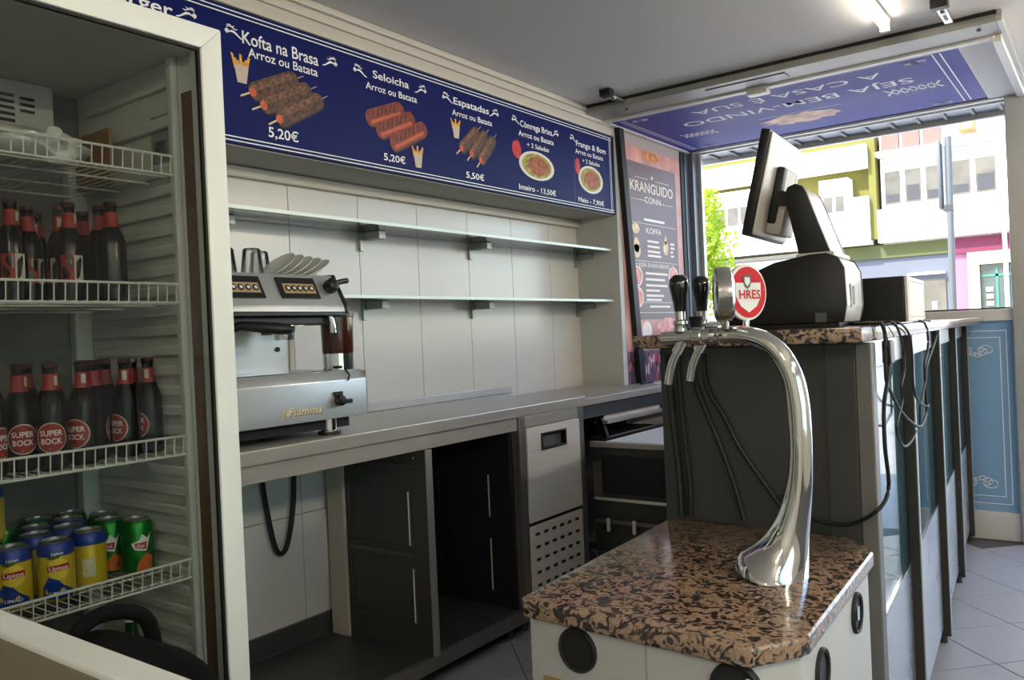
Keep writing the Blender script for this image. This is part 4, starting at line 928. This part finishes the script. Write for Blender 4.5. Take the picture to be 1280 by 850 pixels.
for k in range(4):
    y0, y1 = PY[k]+.031, PY[k+1]-.023
    quad_strip('kick_panel', FRNT, bc, y0, y1, -.038, -.026, .06, .522)
    quad_strip('top_panel', FRNT, bc, y0, y1, -.038, -.026, 1.090, 1.152)
    quad_strip('print_sheet', TEAL, bc, y0, y1, -.038, -.033, .5225, 1.0895)
    quad_strip('glass_pane', PG, bc, y0, y1, -.031, -.0275, .5245, 1.0875)
    quad_strip('bead', CHROMEB, bc, y0, y1, -.0375, -.023, .518, .5244)
for k, y in enumerate(PY):
    if k == 0: continue
    p = quad_strip('pilaster', PIL, bc, y-.022, y+.03, -.038, -.003, .03, 1.152); quad_strip('pilaster_cap', ALU, p, y-.02, y+.004, -.003, 0, .03, 1.152)
    MB().cyl((cx(y)-.03, y, 0), (cx(y)-.03, y, .03), .014, 12).build('foot', DARKM, p)
quad_strip('corner_trim', ALUW, bc, 1.815, 1.845, -.038, 0, .03, 1.152)
gt = MB(); gt.prism([(-.903, 1.70), (-.40, 1.70), (-.562, 4.98), (-1.13, 4.98)], 'z', 1.156, 1.1865, .005); gt.build('granite_top', GRAN, bc)

# ================================================================== BEER COOLER
co = thing('beer_cooler', 'white beer cooler box with granite top in front of the counter', 'cooler', (-.62, 1.45, 0))
def inset(poly, d):
    c = Vector((sum(p[0] for p in poly)/len(poly), sum(p[1] for p in poly)/len(poly))); out = []
    for p in poly:
        v = Vector(p)-c; out.append(tuple(c + v*(1-d/max(v.length, .01))))
    return out
CP = [(-.842, 1.140), (-.828, 1.126), (-.445, 1.104), (-.425, 1.108), (-.376, 1.180), (-.370, 1.198), (-.393, 1.690), (-.400, 1.706), (-.455, 1.779), (-.470, 1.788), (-.872, 1.788)]
MB().prism(CP, 'z', .72, .75, .006, 3).build('granite_top', GRAN, co)
COOLW = mat('cooler_white', (172, 172, 169), .45, noise=.05, nscale=4)
CB = [(-.826, 1.140), (-.446, 1.118), (-.430, 1.125), (-.384, 1.196), (-.405, 1.69), (-.46, 1.77), (-.858, 1.775)]
MB().prism(CB, 'z', .03, .7195, .004).build('body', COOLW, co)
def portal(c, nrm, r):
    n = Vector(nrm).normalized(); c = Vector(c)
    p = MB().lathe([(r*.8, .004), (r*.95, .006), (r, .003), (r, -.006)], c, 28, n).build('port_ring', RUBBER, co); MB().lathe([(0, .001), (r*.82, .001), (r*.82, .003)], c, 28, n).build('port_cap', mat('port_black', (26, 25, 24), .5), p)
    return p
fn = Vector((-.022, -.38, 0)).normalized()
fpt = lambda x, z: (x, 1.140-(x+.826)*.0579-.0012, z)
portal(fpt(-.726, .682), (-.058, -1, 0), .037); portal(fpt(-.452, .682), (-.058, -1, 0), .040)
rn = (1, .042, 0)
rpt = lambda y, z: (-.384-(y-1.196)*.0425+.0012, y, z)
pp_ = portal(rpt(1.565, .668), rn, .037); bx('port_slot', CHROMEB, pp_, -.3985, -.394, 1.558, 1.572, .655, .68)
portal(rpt(1.305, .655), rn, .037)
bx('front_seam', GROUT, co, -.60, -.597, 1.1255, 1.1285, .03, .718)
bx('corner_bolt', CHROMEB, co, -.437, -.428, 1.112, 1.125, .69, .705, .003)
flat('maker_plate', mat('plate_brown', (150, 118, 72), .5), co, [fpt(-.80, .60), fpt(-.76, .60), fpt(-.76, .625), fpt(-.80, .625)])

# ================================================================== BEER TAP
bt = thing('beer_tap', 'tall chrome swan-neck beer font with two black-handled taps', 'beer tap', (-.505, 1.48, .75))
YC = 1.465
def col(x, z, a, b): return ((x, YC, z), a, b)
prof = [(-.512, .7505, .068, .078), (-.510, .758, .067, .076), (-.505, .768, .060, .066), (-.494, .79, .048, .050), (-.482, .82, .036, .036), (-.470, .86, .0275, .028), (-.460, .91, .0225, .023), (-.455, .97, .020, .021), (-.4545, 1.03, .0198, .020), (-.457, 1.07, .0196, .0195), (-.465, 1.11, .019, .019),
        (-.483, 1.145, .0185, .0185), (-.507, 1.168, .018, .018), (-.535, 1.180, .0172, .0172), (-.565, 1.184, .016, .016), (-.60, 1.184, .0145, .0145)]
SP = []
for i in range(len(prof)-1):
    a, b, c, d = prof[max(i-1, 0)], prof[i], prof[i+1], prof[min(i+2, len(prof)-1)]
    for j in range(3):
        t = j/3; f = lambda q: .5*((2*b[q])+(c[q]-a[q])*t+(2*a[q]-5*b[q]+4*c[q]-d[q])*t*t+(3*b[q]-a[q]-3*c[q]+d[q])*t**3); SP.append(col(f(0), f(1), f(2), f(3)))
SP.append(col(*prof[-1]))
MB().sweep(SP, 28, up=(0, 1, 0)).build('column', CHROME, bt)
MB().cyl((-.594, YC, 1.184), (-.622, YC, 1.184), .018, 20).build('collar', CHROMEB, bt)
MB().cyl((-.612, 1.415, 1.184), (-.612, 1.512, 1.184), .012, 20).build('cross_bar', CHROME, bt)
def tap(y, x=-.640):
    t = MB(); t.cyl((x+.046, y, 1.184), (x-.05, y, 1.182), .0125, 20); fau = t.build('faucet', CHROME, bt)
    MB().lathe([(0, 0), (.0155, 0), (.017, .002), (.017, .018), (.0155, .02), (0, .02)], (x+.012, y, 1.184), 24, (1, 0, 0)).build('knurled_nut', CHROMEB, fau)
    MB().lathe([(0, 0), (.013, 0), (.013, .006), (.010, .010), (.0135, .014), (.0135, .019), (.0095, .022), (.0095, .037), (0, .037)], (x-.012, y, 1.194), 18).build('stem', CHROMEB, fau)
    MB().lathe([(0, .0), (.0105, 0), (.0130, .02), (.0178, .042), (.0187, .051), (.0165, .061), (.010, .0675), (0, .069)], (x-.012, y, 1.231), 20).build('handle', GLOSSB, fau)
    MB().tube([(x-.008, y, 1.178), (x-.022, y, 1.155)], .0105, 14).build('spout_socket', CHROME, fau)
    MB().tube([(x-.020, y, 1.158), (x-.034, y, 1.130), (x-.042, y, 1.096)], .0078, 14, 4).build('spout', CHROMEB, fau)
tap(1.42); tap(1.505, -.634)
MB().lathe([(0, 0), (.010, 0), (.013, .022), (.014, .026), (0, .026)], (-.640, 1.462, 1.195), 18).build('cap', BLACK, bt)
# medallions
md = MB().lathe([(0, -.017), (.043, -.017), (.050, -.012), (.051, 0), (.050, .012), (.043, .016), (0, .019)], (-.577, 1.445, 1.258), 36, (-.86, -.44, 0)).build('medallion', CHROMEB, bt)
MB().cyl((-.577, 1.450, 1.196), (-.577, 1.447, 1.212), .007, 12).build('medallion_stem', CHROME, md)
SN = Vector((.93, -.36, 0)).normalized(); SC = Vector((-.560, 1.515, 1.262)); SR = Vector((-SN.y, SN.x, 0))
s2 = MB().lathe([(0, -.008), (.050, -.008), (.053, -.003), (.053, .003), (.050, .005), (0, .005)], SC, 36, SN).build('round_sign', WHITEP, bt)
def sdisc(name, mt, pts, o): flat(name, mt, s2, [tuple(SC + SN*o + SR*u + Vector((0, 0, v))) for u, v in pts])
sdisc('sign_red', mat('sign_red', (196, 26, 34), .3), circ(0, 0, .048, None, 36), .0056)
sdisc('sign_shield', WHITEP, [(-.034, .018), (.034, .018), (.034, -.008), (.022, -.026), (0, -.038), (-.022, -.026), (-.034, -.008)], .0062)
sdisc('crest', mat('crest_grey', (92, 96, 100), .4), [(-.014, .032), (.008, .032), (.008, .018), (.004, .010), (-.003, .006), (-.010, .010), (-.014, .018)], .0068)
sdisc('crest_inner', WHITEP, [(-.010, .028), (.004, .028), (.004, .018), (-.003, .011), (-.010, .018)], .0072)
place_text('HRES', mat('sign_red', (196, 26, 34), .3), s2, tuple(SC + SN*.0070 + Vector((0, 0, -.012)) + SR*.003), SR, (0, 0, 1), width=.058, cap=.017, bold=.02)
MB().cyl((-.563, 1.512, 1.19), (-.561, 1.515, 1.212), .006, 12).build('sign_stem', CHROME, s2)
MB().cyl((-.563, YC, 1.195), (-.563, 1.515, 1.195), .0055, 10).build('sign_arm', CHROME, s2)
drp = MB().lathe([(0, 0), (.035, 0), (.038, .006), (.034, .012), (0, .013)], (-.80, 1.80, 1.187), 24).build('ashtray', BLACK)
tag(drp, 'small black round dish on the granite counter end behind the taps', 'dish')

# ================================================================== POS TERMINAL
RZ = math.radians(4.16)
po = thing('pos_terminal', 'black and grey cash register terminal on the granite counter', 'cash register', (-.62, 1.95, 1.187), RZ)
PGREYM = mat('pos_grey', (196, 190, 182), .4, .25, noise=.04, nscale=8)
bp = [(-.15, .012), (-.165, .05), (-.14, .095), (-.09, .135), (-.03, .158), (.05, .171), (.09, .172), (.115, .160), (.128, .135), (.130, .05), (.122, .012)]
MB().prism(bp, 'y', 0, .01, .003).build('body_side', BLACK, po, True); MB().prism([(x*.985, z*.985) for x, z in bp], 'y', .0101, .22, .002).build('body', PGREYM, po, True)
MB().prism(bp, 'y', .2201, .23, .003).build('body_side', BLACK, po, True)
bx('foot', BLACK, po, -.13, .11, .01, .22, 0, .0118, .002, True)
bx('sticker', CRL, po, .1285, .1305, .06, .11, .045, .10, local=True); bx('port_row', BLACK, po, .1306, .1312, .07, .10, .05, .095, local=True)
bx('vent', mat('vent_grey', (74, 76, 74), .5), po, .06, .085, -.001, -.0002, .012, .034, local=True)
ap = [(.0, .165), (.083, .165), (.055, .245), (.085, .0), (.0, .0)]
arm = [(.028, .158), (.102, .158), (.048, .318), (.040, .334), (.024, .342), (.006, .336), (-.002, .320), (.0, .30)]
MB().prism(arm, 'y', .015, .03, .003).build('arm_cheek', BLACK, po, True); MB().prism([(x-.001, z-.001) for x, z in arm], 'y', .0301, .195, .002).build('arm', PGREYM, po, True)
MB().prism(arm, 'y', .1951, .21, .003).build('arm_cheek', BLACK, po, True)
bx('arm_foot', PGREYM, po, .02, .105, .012, .213, .1635, .176, .004, True)
# monitor, tilted back
TL = math.radians(13.5); MM = Matrix.Translation((-.052, 0, .348)) @ Matrix.Rotation(TL, 4, 'Y')
def tilted(name, mt, par, x0, x1, y0, y1, z0, z1, bev=0):
    b = MB().box(x0, x1, y0, y1, z0, z1, bev); b.bm.transform(MM); return b.build(name, mt, par, True)
mo = tilted('monitor', BLACK, po, -.018, .004, -.02, .30, -.125, .128, .003)
tilted('monitor_back', PGREYM, mo, .0041, .010, -.012, .292, -.120, .123, .003)
tilted('screen', mat('dark_screen', (12, 14, 18), .08, coat=.5), mo, -.0186, -.0181, -.01, .29, -.115, .118)
tilted('mount_pad', BLACK, mo, .0101, .032, .07, .20, -.085, .055, .006); tilted('mount_label', CRL, mo, .0321, .0325, .09, .18, -.01, .05)
tilted('mount_bracket', PGREYM, mo, .0101, .05, .075, .195, -.11, -.03, .006)
MB().cyl((-.02, .06, .318), (-.02, .165, .318), .018, 16).build('hinge', BLACK, po, True)
MB().box(-.03, .02, .08, .145, .30, .335, .004).build('hinge_block', BLACK, po, True)
# cash drawer
cd = thing('cash_drawer', 'black cash drawer with pale front beside the register on the counter', 'cash drawer', (-.62, 2.55, 1.187), RZ)
bx('case', BLACK, cd, -.19, .16, -.20, .21, .003, .125, .003, True); bx('front', mat('pale_front', (206, 198, 186), .5), cd, .1605, .168, -.20, .21, .003, .125, .002, True)
fl_ = MB()
for a, b, c, d in ((-.18, .19, .016, .0175), (-.18, .19, .112, .1135), (-.18, -.1785, .0175, .112), (.1885, .19, .0175, .112)): fl_.box(.1681, .1685, a, b, c, d)
fl_.build('front_groove', GROUT, cd, True)
tag(MB().box(-.57, -.50, 2.62, 2.72, 1.3125, 1.322, .004).build('black_gadget', BLACK), 'small flat black gadget lying on the cash drawer', 'gadget')

# ================================================================== CABLES
def cable(pts, r, label, k=6): return tag(MB().tube(pts, r, 8, k).build('cable', RUBBER), label, 'cable', 'black cables at the counter')
C = lambda y, z, o: (cx(y, o), y, z)
cb = cable([(-.60, 2.20, 1.192), (-.47, 2.02, 1.193), (-.410, 1.87, 1.192), (-.392, 1.845, 1.185), (-.392, 1.88, 1.13), (-.391, 1.868, 1.08), (-.387, 1.80, 1.02), (-.385, 1.785, .943), (-.387, 1.81, .852), (-.40, 1.76, .815), (-.463, 1.786, .776), (-.537, 1.786, .782), (-.60, 1.787, .83)], .0042, 'thick black mains cable running down the counter corner to the tap')
bx('inline_block', BLACK, cb, -.400, -.382, 1.86, 1.90, 1.105, 1.155, .004)
def loop(pts): return [(x+.009, y, z) for x, y, z in pts]
cable([(-.55, 2.28, 1.192), (-.43, 1.95, 1.193)] + loop([(-.402, 1.86, 1.18), (-.401, 1.851, 1.078), (-.405, 1.914, 1.042), (-.416, 2.057, .988), (-.43, 2.251, .938), (-.443, 2.439, .906), (-.453, 2.573, .919), (-.456, 2.612, .936), (-.456, 2.605, 1.002), (-.456, 2.609, 1.063), (-.463, 2.701, 1.094), (-.465, 2.734, 1.138), (-.454, 2.62, 1.184)]) + [(-.47, 2.58, 1.192)], .0036, 'black cable hanging in the widest loop over the first glass panel')
cable([(-.52, 2.32, 1.192), (-.43, 2.03, 1.193)] + loop([(-.414, 2.031, 1.187), (-.423, 2.151, 1.131), (-.422, 2.149, 1.077), (-.418, 2.086, 1.041), (-.419, 2.097, 1.005), (-.411, 1.987, .964), (-.412, 2.002, .932), (-.418, 2.092, .9), (-.429, 2.235, .893), (-.437, 2.347, .904)]), .0030, 'thin black cable in the lowest hanging loop by the first glass panel')
cable([(-.50, 2.30, 1.192), (-.435, 2.12, 1.193)] + loop([(-.419, 2.106, 1.189), (-.431, 2.268, 1.161), (-.435, 2.323, 1.106), (-.435, 2.325, 1.019), (-.443, 2.427, .975), (-.458, 2.635, .941), (-.461, 2.68, .944)]), .0030, 'thin black cable tangled beside the first pilaster')
cable([(-.52, 2.66, 1.192), (-.47, 2.70, 1.192)] + loop([(-.468, 2.80, 1.187), (-.481, 2.958, 1.166), (-.484, 2.996, 1.136), (-.472, 2.836, 1.097), (-.46, 2.668, 1.059), (-.456, 2.612, 1.02), (-.451, 2.543, .991), (-.445, 2.458, .956), (-.444, 2.441, .912)]), .0030, 'thin black cable hanging furthest right over the second glass panel')
cable([(-.86, 1.793, 1.14), (-.855, 1.793, 1.0), (-.845, 1.793, .88), (-.842, 1.793, .76)], .008, 'leftmost black hose down the counter end panel', 4)
cable([(-.835, 1.793, 1.15), (-.83, 1.793, 1.0), (-.818, 1.793, .85), (-.82, 1.793, .76)], .006, 'second black hose beside the leftmost one on the counter end panel', 4)
cable([(-.80, 1.793, 1.14), (-.79, 1.793, 1.06), (-.74, 1.793, .93), (-.71, 1.793, .84), (-.69, 1.793, .76)], .005, 'black cable slanting down the middle of the counter end panel', 4)
cable([(-.77, 1.793, 1.14), (-.765, 1.793, 1.06), (-.73, 1.793, 1.0), (-.69, 1.793, .92), (-.62, 1.793, .82), (-.58, 1.793, .76)], .005, 'black cable slanting furthest right behind the chrome column', 4)
